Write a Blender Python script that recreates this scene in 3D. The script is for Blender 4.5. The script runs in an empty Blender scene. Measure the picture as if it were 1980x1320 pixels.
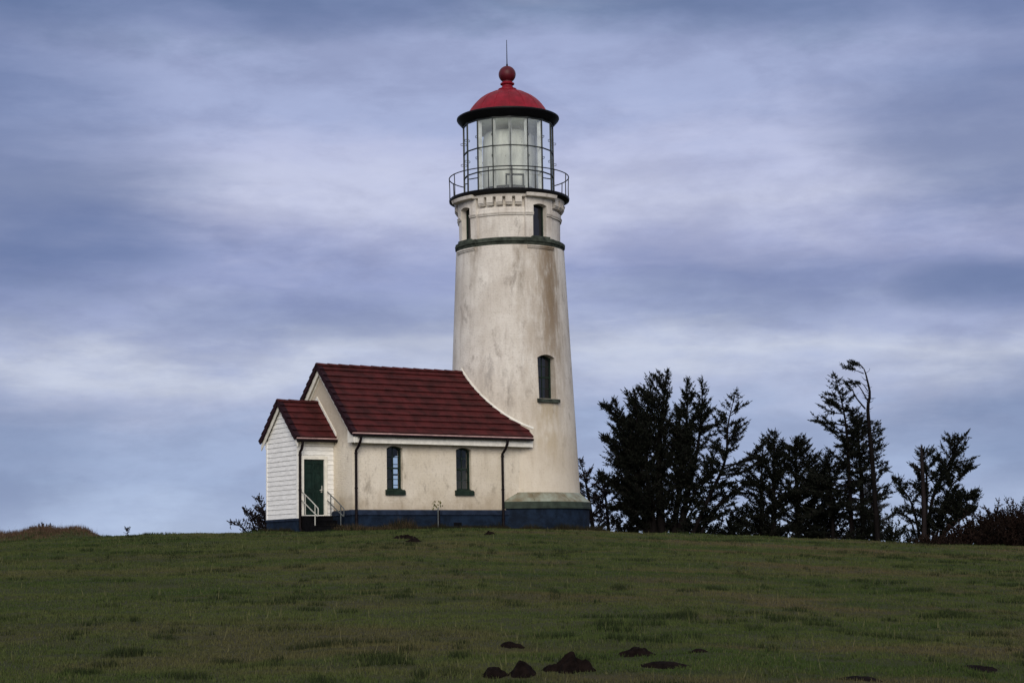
import bpy, bmesh, math, random
import numpy as np
from mathutils import Vector, Matrix
from mathutils.geometry import tessellate_polygon

R_ = math.radians
random.seed(7); RNG = np.random.default_rng(11)
S = bpy.context.scene
COL = S.collection

# ------------------------------------------------------------------ camera
PITCH, ROLL, YAW, FPX = 0.12106, 0.01681, 0.0002, 3475.2
CAM = np.array([0.0, -70.0, -1.138])
_cy, _sy = math.cos(YAW), math.sin(YAW)
FW = np.array([_sy*math.cos(PITCH), _cy*math.cos(PITCH), math.sin(PITCH)])
_rt = np.array([_cy, -_sy, 0.0]); _up = np.cross(_rt, FW)
RT = _rt*math.cos(ROLL) - _up*math.sin(ROLL)
UP = _up*math.cos(ROLL) + _rt*math.sin(ROLL)
cd = bpy.data.cameras.new("camera"); cam = bpy.data.objects.new("camera", cd); COL.objects.link(cam)
cam.matrix_world = Matrix(((RT[0], UP[0], -FW[0], CAM[0]), (RT[1], UP[1], -FW[1], CAM[1]),
                           (RT[2], UP[2], -FW[2], CAM[2]), (0, 0, 0, 1)))
cd.sensor_fit = 'HORIZONTAL'; cd.sensor_width = 36.0; cd.lens = FPX/1980*36.0
cd.clip_start = 0.5; cd.clip_end = 20000
S.camera = cam

def at(px, py, Y):
    d = FW + RT*(px-990)/FPX - UP*(py-660)/FPX
    return CAM + d*((Y-CAM[1])/d[1])

# ------------------------------------------------------------------ exposure, sun, sky
S.view_settings.view_transform = 'Standard'; S.view_settings.look = 'None'
EXPO = 0.6
S.view_settings.exposure = EXPO; S.view_settings.gamma = 1.0
SUN_EL, SUN_AZ = R_(25), R_(181)          # azimuth clockwise from +Y: behind the camera
sl = bpy.data.lights.new("sun", 'SUN'); sl.energy = 1.5; sl.angle = R_(35); sl.color = (1.0, 0.93, 0.82)
so = bpy.data.objects.new("sun", sl); COL.objects.link(so)
sd = Vector((math.sin(SUN_AZ)*math.cos(SUN_EL), math.cos(SUN_AZ)*math.cos(SUN_EL), math.sin(SUN_EL)))
so.rotation_euler = sd.to_track_quat('Z', 'Y').to_euler()

class NT:
    """small node-tree helper"""
    def __init__(s, tree): s.t = tree; s.n = tree.nodes; s.l = tree.links
    def new(s, typ, ins=None, **kw):
        n = s.n.new(typ)
        for k, v in kw.items(): setattr(n, k, v)
        for k, v in (ins or {}).items():
            sock = n.inputs[k]
            if isinstance(v, bpy.types.NodeSocket): s.l.new(v, sock)
            else: sock.default_value = v
        return n
    def math(s, op, a, b=None, c=None, clamp=False):
        n = s.n.new('ShaderNodeMath'); n.operation = op; n.use_clamp = clamp
        for i, v in enumerate((a, b, c)):
            if v is None: continue
            if isinstance(v, bpy.types.NodeSocket): s.l.new(v, n.inputs[i])
            else: n.inputs[i].default_value = v
        return n.outputs[0]
    def mix(s, fac, a, b, blend='MIX'):
        n = s.n.new('ShaderNodeMix'); n.data_type = 'RGBA'; n.blend_type = blend
        for i, v in ((0, fac), (6, a), (7, b)):
            if isinstance(v, bpy.types.NodeSocket): s.l.new(v, n.inputs[i])
            else: n.inputs[i].default_value = v if i == 0 else (*v, 1.0)
        return n.outputs[2]
    def ramp(s, fac, stops, interp='LINEAR'):
        n = s.n.new('ShaderNodeValToRGB'); cr = n.color_ramp; cr.interpolation = interp
        while len(cr.elements) < len(stops): cr.elements.new(0.5)
        for e, (p, c) in zip(cr.elements, stops):
            e.position = p; e.color = (*c, 1.0) if len(c) == 3 else c
        s.l.new(fac, n.inputs[0]); return n.outputs[0]
    def smooth(s, v, lo, hi, o0=0.0, o1=1.0):
        n = s.n.new('ShaderNodeMapRange'); n.interpolation_type = 'SMOOTHSTEP'
        s.l.new(v, n.inputs[0])
        for i, q in enumerate((lo, hi, o0, o1)): n.inputs[i+1].default_value = q
        return n.outputs[0]
    def noise(s, vec, scale, detail=4.0, rough=0.55, dist=0.0):
        n = s.n.new('ShaderNodeTexNoise'); s.l.new(vec, n.inputs['Vector'])
        n.inputs['Scale'].default_value = scale; n.inputs['Detail'].default_value = detail
        n.inputs['Roughness'].default_value = rough; n.inputs['Distortion'].default_value = dist
        return n.outputs[0]
    def xyz(s, x, y, z):
        n = s.n.new('ShaderNodeCombineXYZ')
        for i, v in enumerate((x, y, z)):
            if isinstance(v, bpy.types.NodeSocket): s.l.new(v, n.inputs[i])
            else: n.inputs[i].default_value = v
        return n.outputs[0]
    def scalev(s, vec, sc, off=(0, 0, 0)):
        n = s.n.new('ShaderNodeMapping'); s.l.new(vec, n.inputs[0])
        n.inputs['Location'].default_value = off; n.inputs['Scale'].default_value = sc
        return n.outputs[0]

def lin(r, g, b):
    f = lambda c: c/12.92 if c <= 0.04045 else ((c+0.055)/1.055)**2.4
    return (f(r/255), f(g/255), f(b/255))

W = bpy.data.worlds.new("World"); S.world = W; W.use_nodes = True
wt = NT(W.node_tree); wt.n.clear()
tc = wt.new('ShaderNodeTexCoord').outputs['Generated']
sp = wt.new('ShaderNodeSeparateXYZ', {0: tc})
sx, sy_, sz = sp.outputs
ysafe = wt.math('MAXIMUM', wt.math('ABSOLUTE', sy_), 0.25)
azn = wt.math('DIVIDE', sx, ysafe)                       # tan of azimuth about the view axis
v1 = wt.xyz(wt.math('MULTIPLY', azn, 5.0), wt.math('MULTIPLY', sz, 26.0), 0.37)
v2 = wt.xyz(wt.math('MULTIPLY', azn, 20.0), wt.math('MULTIPLY', sz, 62.0), 4.1)
v3 = wt.xyz(wt.math('MULTIPLY', azn, 2.6), wt.math('MULTIPLY', sz, 7.0), 9.3)
n1 = wt.noise(v1, 1.0, 6.0, 0.55, 0.15); n2 = wt.noise(v2, 1.0, 6.0, 0.58, 0.25); n3 = wt.noise(v3, 1.0, 3.0, 0.5, 0.3)
el = wt.math('ADD', sz, wt.math('MULTIPLY', wt.math('SUBTRACT', n1, 0.5), 0.085))
el = wt.math('ADD', el, wt.math('MULTIPLY', wt.math('SUBTRACT', n2, 0.5), 0.030))
fac = wt.math('MULTIPLY', el, 2.5, clamp=True)
skycol = wt.ramp(fac, [(0.0, lin(176, 196, 226)), (0.06, lin(164, 184, 220)), (0.12, lin(151, 171, 210)), (0.18, lin(150, 167, 205)),
    (0.24, lin(168, 180, 213)), (0.285, lin(186, 196, 220)), (0.33, lin(158, 170, 206)), (0.385, lin(141, 153, 196)), (0.44, lin(163, 172, 209)),
    (0.50, lin(187, 195, 224)), (0.565, lin(176, 185, 219)), (0.63, lin(158, 171, 210)), (0.70, lin(150, 163, 202)), (0.76, lin(120, 138, 175)),
    (0.85, lin(150, 160, 190)), (1.0, lin(190, 196, 212))])
n4 = wt.noise(wt.xyz(wt.math('MULTIPLY', azn, 12.0), wt.math('MULTIPLY', sz, 34.0), 7.7), 1.0, 9.0, 0.60, 0.15)
n5 = wt.noise(wt.xyz(wt.math('MULTIPLY', azn, 34.0), wt.math('MULTIPLY', sz, 70.0), 2.2), 1.0, 8.0, 0.62, 0.0)
lum = wt.math('ADD', wt.smooth(n4, 0.37, 0.63, 0.905, 1.085), wt.smooth(n5, 0.30, 0.70, -0.025, 0.025))
skycol = wt.mix(1.0, skycol, wt.xyz(wt.math('MULTIPLY', lum, 1.045), wt.math('MULTIPLY', lum, 1.0), wt.math('ADD', wt.math('MULTIPLY', lum, 0.8), 0.17)), 'MULTIPLY')
# heavier cloud, plus dimmed view corners put into the sky colour
def blob(a0, e0, wa, we, amt):
    da = wt.math('DIVIDE', wt.math('SUBTRACT', azn, a0), wa); de = wt.math('DIVIDE', wt.math('SUBTRACT', sz, e0), we)
    q = wt.math('ADD', wt.math('MULTIPLY', da, da), wt.math('MULTIPLY', de, de))
    q = wt.math('ADD', q, wt.math('MULTIPLY', wt.math('SUBTRACT', n1, 0.5), 2.4))
    return wt.math('MULTIPLY', wt.smooth(q, 0.0, 1.6, 1.0, 0.0), amt)
dk = blob(-0.32, 0.215, 0.14, 0.09, 0.72)
for b in ((-0.30, 0.31, 0.13, 0.035, 0.6), (0.31, 0.31, 0.12, 0.04, 0.65), (0.31, 0.225, 0.13, 0.05, 0.62), (0.29, 0.142, 0.085, 0.017, 0.72), (0.31, 0.075, 0.10, 0.035, 0.45), (0.20, 0.305, 0.16, 0.028, 0.5), (-0.14, 0.305, 0.12, 0.022, 0.5), (-0.32, 0.06, 0.09, 0.05, 0.38), (0.15, 0.145, 0.09, 0.02, 0.3), (-0.12, 0.135, 0.10, 0.014, 0.25)):
    dk = wt.math('MAXIMUM', dk, blob(*b))
skycol = wt.mix(dk, skycol, lin(84, 104, 150))
sky = wt.new('ShaderNodeTexSky', sky_type='NISHITA', sun_disc=False, sun_elevation=SUN_EL, sun_rotation=SUN_AZ)
K_ = 10.0/2**EXPO
cl10 = wt.mix(1.0, skycol, (K_, K_, K_), 'MULTIPLY')
fin = wt.mix(0.96, sky.outputs[0], cl10)
bg = wt.new('ShaderNodeBackground', {'Color': fin, 'Strength': 0.1})
wo = wt.new('ShaderNodeOutputWorld', {'Surface': bg.outputs[0]})

# ------------------------------------------------------------------ materials
def new_mat(name):
    m = bpy.data.materials.new(name); m.use_nodes = True
    t = NT(m.node_tree); t.n.clear()
    b = t.new('ShaderNodeBsdfPrincipled'); o = t.new('ShaderNodeOutputMaterial', {'Surface': b.outputs[0]})
    return m, t, b

def simple(name, col, rough=0.6, var=0.25, scale=6.0, bump=0.15, metal=0.0, col2=None, stretch=(1, 1, 1), bscale=None, spec=0.3):
    m, t, b = new_mat(name)
    oc = t.new('ShaderNodeTexCoord').outputs['Object']
    v = t.scalev(oc, stretch)
    n = t.noise(v, scale, 6.0, 0.6)
    c2 = col2 or tuple(c*(1-var) for c in col)
    c1 = tuple(min(1, c*(1+var*0.5)) for c in col)
    f = t.smooth(n, 0.32, 0.68)
    t.l.new(t.mix(f, c2, c1), b.inputs['Base Color'])
    b.inputs['Roughness'].default_value = rough; b.inputs['Metallic'].default_value = metal
    b.inputs['Specular IOR Level'].default_value = spec
    if bump:
        nb = t.noise(v, bscale or scale*5, 4.0, 0.6)
        bp = t.new('ShaderNodeBump', {'Height': nb, 'Strength': bump, 'Distance': 0.02}); t.l.new(bp.outputs[0], b.inputs['Normal'])
    return m

def stucco(name, base, warm, grey, tower=False):
    """lime-washed brick: blotches, vertical run-off streaks, mildew and (on the tower) the rust run under the belt"""
    m, t, b = new_mat(name)
    oc = t.new('ShaderNodeTexCoord').outputs['Object']
    s = t.new('ShaderNodeSeparateXYZ', {0: oc}); x, y, z = s.outputs
    az = t.math('ARCTAN2', x, t.math('MULTIPLY', y, -1.0))
    col = t.mix(t.smooth(t.noise(oc, 0.55, 5.0, 0.6), 0.3, 0.7), base, warm)
    # run-off streaks: fine across, long down the wall
    if tower: sv = t.xyz(t.math('MULTIPLY', az, 6.5), t.math('MULTIPLY', z, 0.42), 0.0)
    else: sv = t.scalev(oc, (4.0, 4.0, 0.45))
    st = t.noise(sv, 1.3, 6.0, 0.62, 0.2)
    col = t.mix(t.math('MULTIPLY', t.smooth(st, 0.46, 0.76), 0.5 if tower else 0.26), col, grey)
    # mildew spots
    mv = t.scalev(oc, (1.0, 1.0, 0.55))
    mn = t.noise(mv, 1.6, 8.0, 0.68, 0.3)
    col = t.mix(t.math('MULTIPLY', t.smooth(mn, 0.55, 0.70), 0.6), col, tuple(g*0.62 for g in grey))
    fn = t.noise(oc, 14.0, 5.0, 0.7)
    col = t.mix(t.math('MULTIPLY', t.smooth(fn, 0.50, 0.74), 0.40), col, tuple(g*0.70 for g in grey))
    if tower:
        def patch(a0, wa, z0, z1, zs, c, amt, col, nsc=7.0, lo=0.25, hi=0.6):
            d = t.math('ABSOLUTE', t.math('SUBTRACT', az, a0))
            d = t.math('ADD', d, t.math('MULTIPLY', t.math('SUBTRACT', t.noise(sv, 2.1, 4.0, 0.6), 0.5), wa*1.6))
            mk = t.smooth(d, -wa*0.25, wa*1.25, 1.0, 0.0)
            mk = t.math('MULTIPLY', mk, t.smooth(z, z0-zs, z0+zs*0.3)); mk = t.math('MULTIPLY', mk, t.smooth(z, z1, z1+0.12, 1.0, 0.0))
            nn = t.noise(t.xyz(t.math('MULTIPLY', az, 6.0), t.math('MULTIPLY', z, 0.9), 3.0), 1.6, 6.0, 0.65)
            mk = t.math('MULTIPLY', mk, t.smooth(nn, lo, hi))
            return t.mix(t.math('MULTIPLY', mk, amt), col, c)
        col = patch(R_(43), 0.24, 8.2, 10.84, 2.0, (0.10, 0.055, 0.024), 0.97, col, lo=0.18, hi=0.55)
        col = patch(R_(43), 0.34, 6.8, 10.84, 3.2, (0.24, 0.175, 0.11), 0.85, col, lo=0.1, hi=0.6)
        col = patch(R_(26), 0.55, 3.6, 10.84, 4.5, (0.36, 0.29, 0.215), 0.6, col, lo=0.2, hi=0.7)
        col = patch(R_(36), 0.30, 3.2, 4.8, 1.3, (0.34, 0.25, 0.12), 0.6, col)
        col = patch(R_(10), 0.10, 9.2, 10.85, 1.0, (0.18, 0.14, 0.10), 0.6, col)
        col = patch(R_(-40), 0.14, 9.6, 10.85, 0.9, (0.22, 0.17, 0.12), 0.5, col)
        col = patch(R_(-4), 0.14, 4.6, 6.0, 0.9, (0.20, 0.18, 0.17), 0.7, col, lo=0.4, hi=0.62)
        col = patch(R_(-22), 0.16, 4.7, 6.6, 1.0, (0.22, 0.20, 0.19), 0.6, col, lo=0.42, hi=0.62)
        # yellow wash towards the foot
        col = t.mix(t.smooth(z, 1.2, 7.0, 0.55, 0.0), col, (0.66, 0.56, 0.41))
    else:
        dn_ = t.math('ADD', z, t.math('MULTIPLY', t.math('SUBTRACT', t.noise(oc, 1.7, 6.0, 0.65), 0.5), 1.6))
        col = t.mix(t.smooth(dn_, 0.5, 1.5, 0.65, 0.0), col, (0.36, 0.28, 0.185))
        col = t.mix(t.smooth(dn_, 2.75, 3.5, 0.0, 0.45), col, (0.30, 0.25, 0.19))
    t.l.new(col, b.inputs['Base Color'])
    b.inputs['Roughness'].default_value = 0.9; b.inputs['Specular IOR Level'].default_value = 0.15
    # brick courses faintly showing through the render
    if tower: bv = t.xyz(t.math('MULTIPLY', az, 2.2), z, 0.0)
    else: bv = t.xyz(t.math('ADD', x, y), z, 0.0)
    br = t.new('ShaderNodeTexBrick', {'Vector': bv, 'Scale': 4.0, 'Mortar Size': 0.035, 'Mortar Smooth': 0.6, 'Color1': (1, 1, 1, 1), 'Color2': (0.85, 0.85, 0.85, 1), 'Mortar': (0, 0, 0, 1)})
    h = t.math('ADD', t.math('MULTIPLY', br.outputs['Color'], 0.35), t.noise(oc, 22.0, 5.0, 0.65))
    h = t.math('ADD', h, t.math('MULTIPLY', t.noise(oc, 3.0, 3.0, 0.5), 1.2))
    bp = t.new('ShaderNodeBump', {'Height': h, 'Strength': 0.45, 'Distance': 0.03}); t.l.new(bp.outputs[0], b.inputs['Normal'])
    return m

M = {}
M['tower'] = stucco('limewashed_tower', (0.56, 0.51, 0.45), (0.75, 0.71, 0.65), (0.34, 0.29, 0.25), True)
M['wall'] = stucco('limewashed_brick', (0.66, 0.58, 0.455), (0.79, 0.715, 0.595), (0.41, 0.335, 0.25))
M['clap'] = simple('white_clapboard', (0.83, 0.82, 0.79), 0.6, 0.14, 3.0, 0.15, stretch=(1, 1, 6))
M['trim'] = simple('cream_trim', (0.80, 0.77, 0.69), 0.55, 0.14, 5.0, 0.08)
M['navy'] = simple('navy_masonry_paint', (0.009, 0.018, 0.036), 0.8, 0.5, 3.0, 0.3, spec=0.12)
M['navy_band'] = simple('navy_water_table', (0.018, 0.028, 0.052), 0.75, 0.4, 4.0, 0.2, spec=0.12)
M['tile'] = simple('oxblood_tile', (0.064, 0.0125, 0.0125), 0.68, 0.45, 2.2, 0.35, col2=(0.036, 0.0095, 0.0092), bscale=26, spec=0.12)
M['verge'] = simple('weathered_verge_tile', (0.020, 0.0065, 0.010), 0.75, 0.4, 5.0, 0.2, spec=0.12)
M['drip'] = simple('pinkish_drip_edge', (0.50, 0.32, 0.30), 0.5, 0.25, 4.0, 0.0)
M['black'] = simple('black_iron_paint', (0.004, 0.004, 0.005), 0.5, 0.3, 8.0, 0.08, spec=0.12)
M['pipe'] = simple('dark_brown_pipe', (0.008, 0.005, 0.006), 0.55, 0.3, 6.0, 0.05, spec=0.12)
M['iron'] = simple('dark_grey_iron', (0.014, 0.015, 0.018), 0.5, 0.35, 8.0, 0.05)
M['red'] = simple('red_roof_paint', (0.21, 0.007, 0.018), 0.55, 0.3, 2.5, 0.08, spec=0.2)
M['darkred'] = simple('dark_red_paint', (0.085, 0.004, 0.010), 0.5, 0.3, 5.0, 0.1)
M['green'] = simple('dark_green_paint', (0.016, 0.028, 0.020), 0.55, 0.35, 7.0, 0.08, spec=0.12)
M['door'] = simple('green_door_paint', (0.010, 0.024, 0.0195), 0.5, 0.3, 4.0, 0.06, spec=0.12)
M['belt'] = simple('grey_green_belt', (0.060, 0.070, 0.056), 0.8, 0.45, 4.0, 0.25, col2=(0.022, 0.027, 0.022), spec=0.12)
M['copper'] = simple('green_stained_flashing', (0.26, 0.29, 0.235), 0.65, 0.3, 1.4, 0.2, col2=(0.15, 0.12, 0.07))
M['copper_edge'] = simple('dark_green_edge', (0.040, 0.055, 0.040), 0.7, 0.4, 3.0, 0.15)
M['frame'] = simple('lantern_frame', (0.016, 0.020, 0.019), 0.5, 0.3, 8.0, 0.0)
M['drape'] = simple('pale_lens_cover', (0.76, 0.76, 0.70), 0.85, 0.28, 1.3, 0.25, stretch=(1.6, 1.6, 0.45))
M['post_grey'] = simple('grey_post_paint', (0.76, 0.77, 0.76), 0.6, 0.2, 4.0, 0.0)
M['ceiling'] = simple('lantern_ceiling_paint', (0.72, 0.75, 0.67), 0.7, 0.2, 2.0, 0.05)
M['dark_in'] = simple('dark_interior', (0.02, 0.02, 0.022), 0.9, 0.2, 3.0, 0.0)
M['pane_dark'] = simple('dark_glass', (0.008, 0.009, 0.012), 0.12, 0.2, 2.0, 0.0, spec=0.5)
M['steel'] = simple('galvanised_rail', (0.46, 0.45, 0.40), 0.5, 0.25, 9.0, 0.0)
M['steel_dark'] = simple('dull_dark_rail', (0.10, 0.11, 0.11), 0.5, 0.4, 9.0, 0.0)
M['concrete'] = simple('shade_darkened_concrete', (0.005, 0.005, 0.006), 0.9, 0.4, 4.0, 0.3, spec=0.04)  # concrete with the shade on the steps put into its colour
M['soil'] = simple('dark_soil', (0.0085, 0.0055, 0.0048), 0.95, 0.5, 14.0, 0.8, bscale=40, spec=0.04)
M['bark'] = simple('dark_bark', (0.008, 0.0065, 0.0065), 0.9, 0.4, 5.0, 0.5, stretch=(1, 1, 0.25), spec=0.04)
M['snag'] = simple('weathered_snag_wood', (0.018, 0.014, 0.0145), 0.9, 0.4, 5.0, 0.4, stretch=(1, 1, 0.2), spec=0.04)

def glass_mat():
    m = bpy.data.materials.new('window_glass'); m.use_nodes = True
    t = NT(m.node_tree); t.n.clear()
    fr = t.new('ShaderNodeFresnel', {'IOR': 1.45}); tr = t.new('ShaderNodeBsdfTransparent', {'Color': (0.90, 0.95, 0.94, 1)})
    gl = t.new('ShaderNodeBsdfGlossy', {'Roughness': 0.03, 'Color': (0.9, 0.95, 0.95, 1)})
    mx = t.new('ShaderNodeMixShader', {0: fr.outputs[0], 1: tr.outputs[0], 2: gl.outputs[0]})
    t.new('ShaderNodeOutputMaterial', {'Surface': mx.outputs[0]})
    return m
M['glass'] = glass_mat()
def halo_glass_mat():
    m = bpy.data.materials.new('halo_whitened_glass'); m.use_nodes = True
    t = NT(m.node_tree); t.n.clear()
    fr = t.new('ShaderNodeFresnel', {'IOR': 1.45}); tr = t.new('ShaderNodeBsdfTransparent', {'Color': (0.95, 0.98, 0.97, 1)})
    gl = t.new('ShaderNodeBsdfGlossy', {'Roughness': 0.05, 'Color': (0.9, 0.95, 0.95, 1)})
    df = t.new('ShaderNodeBsdfDiffuse', {'Color': (0.80, 0.83, 0.80, 1)}); tl = t.new('ShaderNodeBsdfTranslucent', {'Color': (0.80, 0.83, 0.80, 1)})
    halo_film = t.new('ShaderNodeMixShader', {0: 0.5, 1: df.outputs[0], 2: tl.outputs[0]})  # white film added to brighten the panes, imitating a bright halo
    oc = t.new('ShaderNodeTexCoord').outputs['Object']
    am = t.smooth(t.noise(t.scalev(oc, (1, 1, 0.5)), 2.2, 5.0, 0.6), 0.3, 0.7, 0.10, 0.30)
    m1 = t.new('ShaderNodeMixShader', {0: am, 1: tr.outputs[0], 2: halo_film.outputs[0]})
    mx = t.new('ShaderNodeMixShader', {0: fr.outputs[0], 1: m1.outputs[0], 2: gl.outputs[0]})
    t.new('ShaderNodeOutputMaterial', {'Surface': mx.outputs[0]})
    return m
M['halo_glass'] = halo_glass_mat()

def foliage_mat(name, c1, c2, c3, attr=True, rough=0.75):
    m, t, b = new_mat(name)
    oc = t.new('ShaderNodeTexCoord').outputs['Object']
    n = t.noise(oc, 1.3, 3.0, 0.6)
    col = t.mix(t.smooth(n, 0.35, 0.65), c1, c2)
    a = t.new('ShaderNodeAttribute', attribute_name='tone')
    col = t.mix(t.smooth(a.outputs['Fac'], 0.55, 1.0), col, c3)
    t.l.new(col, b.inputs['Base Color']); b.inputs['Roughness'].default_value = rough
    b.inputs['Specular IOR Level'].default_value = 0.06
    return m
M['needles'] = foliage_mat('spruce_needles', (0.007, 0.009, 0.0065), (0.011, 0.013, 0.009), (0.028, 0.023, 0.022))
M['needles_far'] = foliage_mat('haze_paled_needles', (0.055, 0.062, 0.075), (0.075, 0.08, 0.095), (0.09, 0.09, 0.10))  # paler needles: distance haze put into the colour
M['purple_bush'] = foliage_mat('purplish_needles', (0.018, 0.015, 0.018), (0.024, 0.020, 0.022), (0.045, 0.034, 0.035))
M['bramble'] = foliage_mat('russet_bramble', (0.010, 0.0065, 0.005), (0.016, 0.009, 0.007), (0.03, 0.019, 0.014))
M['dead'] = foliage_mat('dead_grass_blades', (0.055, 0.034, 0.023), (0.085, 0.054, 0.034), (0.15, 0.105, 0.07))
M['weed'] = foliage_mat('foundation_weeds', (0.014, 0.015, 0.008), (0.030, 0.024, 0.013), (0.09, 0.062, 0.036))
M['weedleaf'] = foliage_mat('olive_weed_leaf', (0.10, 0.105, 0.035), (0.14, 0.13, 0.05), (0.2, 0.17, 0.08))

def grass_mat(name, blades=True):
    m, t, b = new_mat(name)
    oc = t.new('ShaderNodeTexCoord').outputs['Object']
    ov = t.scalev(oc, (0.55, 1.0, 1.0))
    g1, g2 = (0.036, 0.058, 0.0145), (0.061, 0.076, 0.0225)
    if not blades: g1, g2 = (0.030, 0.038, 0.012), (0.042, 0.045, 0.018)
    col = t.mix(t.smooth(t.noise(ov, 0.42, 5.0, 0.6), 0.36, 0.64), g1, g2)
    br = t.smooth(t.noise(ov, 0.23, 5.0, 0.62, 0.4), 0.47, 0.62)
    s = t.new('ShaderNodeSeparateXYZ', {0: oc})
    rt = t.smooth(s.outputs[0], -10.0, 12.0, 0.35, 1.0)        # drier turf on the right-hand side of the field
    br = t.math('MULTIPLY', br, rt)
    col = t.mix(t.math('MULTIPLY', br, 0.85), col, (0.100, 0.073, 0.041) if blades else (0.06, 0.045, 0.025))
    dkp = t.smooth(t.noise(ov, 1.1, 4.0, 0.6), 0.58, 0.72)
    col = t.mix(t.math('MULTIPLY', dkp, 0.45), col, (0.030, 0.042, 0.014))
    if blades:
        a = t.new('ShaderNodeAttribute', attribute_name='tone')
        col = t.mix(t.smooth(a.outputs['Fac'], 0.6, 1.0, 0.0, 0.6), col, (0.13, 0.118, 0.06))
        col = t.mix(t.smooth(a.outputs['Fac'], 0.0, 0.3, 0.85, 0.0), col, (0.012, 0.019, 0.007))
    t.l.new(col, b.inputs['Base Color']); b.inputs['Roughness'].default_value = 0.85; b.inputs['Specular IOR Level'].default_value = 0.1
    if not blades:
        bp = t.new('ShaderNodeBump', {'Height': t.noise(oc, 9.0, 6.0, 0.7), 'Strength': 0.8, 'Distance': 0.06}); t.l.new(bp.outputs[0], b.inputs['Normal'])
    return m
M['ground'] = grass_mat('turf_soil', False)
M['grass'] = grass_mat('grass_blades', True)

# ------------------------------------------------------------------ mesh helpers
def empty(name, loc, label, cat, group=None):
    o = bpy.data.objects.new(name, None); COL.objects.link(o); o.location = loc; o.empty_display_size = 0.2
    tag(o, label, cat, group); return o
def tag(o, label=None, cat=None, group=None, kind=None):
    if label: o['label'] = label
    if cat: o['category'] = cat
    if group: o['group'] = group
    if kind: o['kind'] = kind
    return o

def link(name, me, mat, parent=None, smooth=None):
    me.materials.append(mat)
    if smooth is not None:
        me.polygons.foreach_set('use_smooth', [True]*len(me.polygons))
        me.set_sharp_from_angle(angle=R_(smooth))
    o = bpy.data.objects.new(name, me); COL.objects.link(o)
    if parent:
        o.parent = parent
        # every root is unrotated: part coordinates are given in world space
        q = parent; off = Vector((0, 0, 0))
        while q: off += q.location; q = q.parent
        o.location = -off
    return o

class MB:
    def __init__(s): s.v = []; s.f = []
    def add(s, vs, fs):
        o = len(s.v); s.v.extend(tuple(float(c) for c in v) for v in vs); s.f.extend(tuple(i+o for i in f) for f in fs); return s
    def hexa(s, p):           # 8 points: bottom loop 0-3, top loop 4-7
        return s.add(p, [(3, 2, 1, 0), (4, 5, 6, 7), (0, 1, 5, 4), (1, 2, 6, 5), (2, 3, 7, 6), (3, 0, 4, 7)])
    def prism(s, loop, vec):  # closed polygon extruded along vec
        n = len(loop); vec = np.asarray(vec, float); loop = [np.asarray(q, float) for q in loop]
        tri = tessellate_polygon([[Vector(q) for q in loop]])
        vs = loop + [q+vec for q in loop]
        fs = [tuple(t_) for t_ in tri] + [tuple(i+n for i in reversed(t_)) for t_ in tri]
        fs += [(i, (i+1) % n, (i+1) % n+n, i+n) for i in range(n)]
        return s.add(vs, fs)
    def tube(s, pts, r, k=8, cap=True):
        pts = [np.asarray(p, float) for p in pts]; rs = r if hasattr(r, '__len__') else [r]*len(pts)
        vs = []; fs = []; ref = None
        for i, p in enumerate(pts):
            d = pts[min(i+1, len(pts)-1)] - pts[max(i-1, 0)]; d = d/(np.linalg.norm(d)+1e-9)
            if ref is None: ref = np.array([1., 0, 0]) if abs(d[0]) < 0.8 else np.array([0, 1., 0])
            u = ref - d*(ref@d); u /= np.linalg.norm(u); w = np.cross(d, u); ref = u
            for j in range(k):
                a_ = 2*math.pi*j/k; vs.append(p + (u*math.cos(a_)+w*math.sin(a_))*rs[i])
        for i in range(len(pts)-1):
            for j in range(k):
                fs.append((i*k+j, i*k+(j+1) % k, (i+1)*k+(j+1) % k, (i+1)*k+j))
        if cap:
            fs.append(tuple(range(k-1, -1, -1))); fs.append(tuple((len(pts)-1)*k+j for j in range(k)))
        return s.add(vs, fs)
    def lathe(s, prof, n=96, azs=None, off=None, phase=0.0, close=True):
        """profile of (r, z) turned about the tower's axis; off(az) adds to the radius"""
        azs = azs if azs is not None else [phase+2*math.pi*i/n for i in range(n)]
        n = len(azs); vs = []; fs = []
        for r, z in prof:
            for a_ in azs:
                q = r + (off(a_, z) if off else 0.0) if r > 0.02 else r
                vs.append((q*math.sin(a_), -q*math.cos(a_), z))
        for i in range(len(prof)-1):
            for j in range(n): fs.append((i*n+j, i*n+(j+1) % n, (i+1)*n+(j+1) % n, (i+1)*n+j))
        if close:
            fs.append(tuple(range(n-1, -1, -1))); fs.append(tuple((len(prof)-1)*n+j for j in range(n)))
        return s.add(vs, fs)
    def mesh(s, name='part'):
        me = bpy.data.meshes.new(name); me.from_pydata(s.v, [], s.f); me.validate(); 
        bm = bmesh.new(); bm.from_mesh(me); bmesh.ops.recalc_face_normals(bm, faces=bm.faces); bm.to_mesh(me); bm.free()
        return me
    def build(s, name, mat, parent=None, smooth=None): return link(name, s.mesh(name), mat, parent, smooth)

def boolean_cut(me, cutters):
    o = bpy.data.objects.new('cut_target', me); COL.objects.link(o); cs = []
    for cm in cutters:
        c = bpy.data.objects.new('cutter', cm); COL.objects.link(c); cs.append(c)
        md = o.modifiers.new('b', 'BOOLEAN'); md.operation = 'DIFFERENCE'; md.solver = 'EXACT'; md.object = c
    dg = bpy.context.evaluated_depsgraph_get(); dg.update()
    res = bpy.data.meshes.new_from_object(o.evaluated_get(dg))
    for q in [o]+cs: bpy.data.objects.remove(q)
    return res

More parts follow.
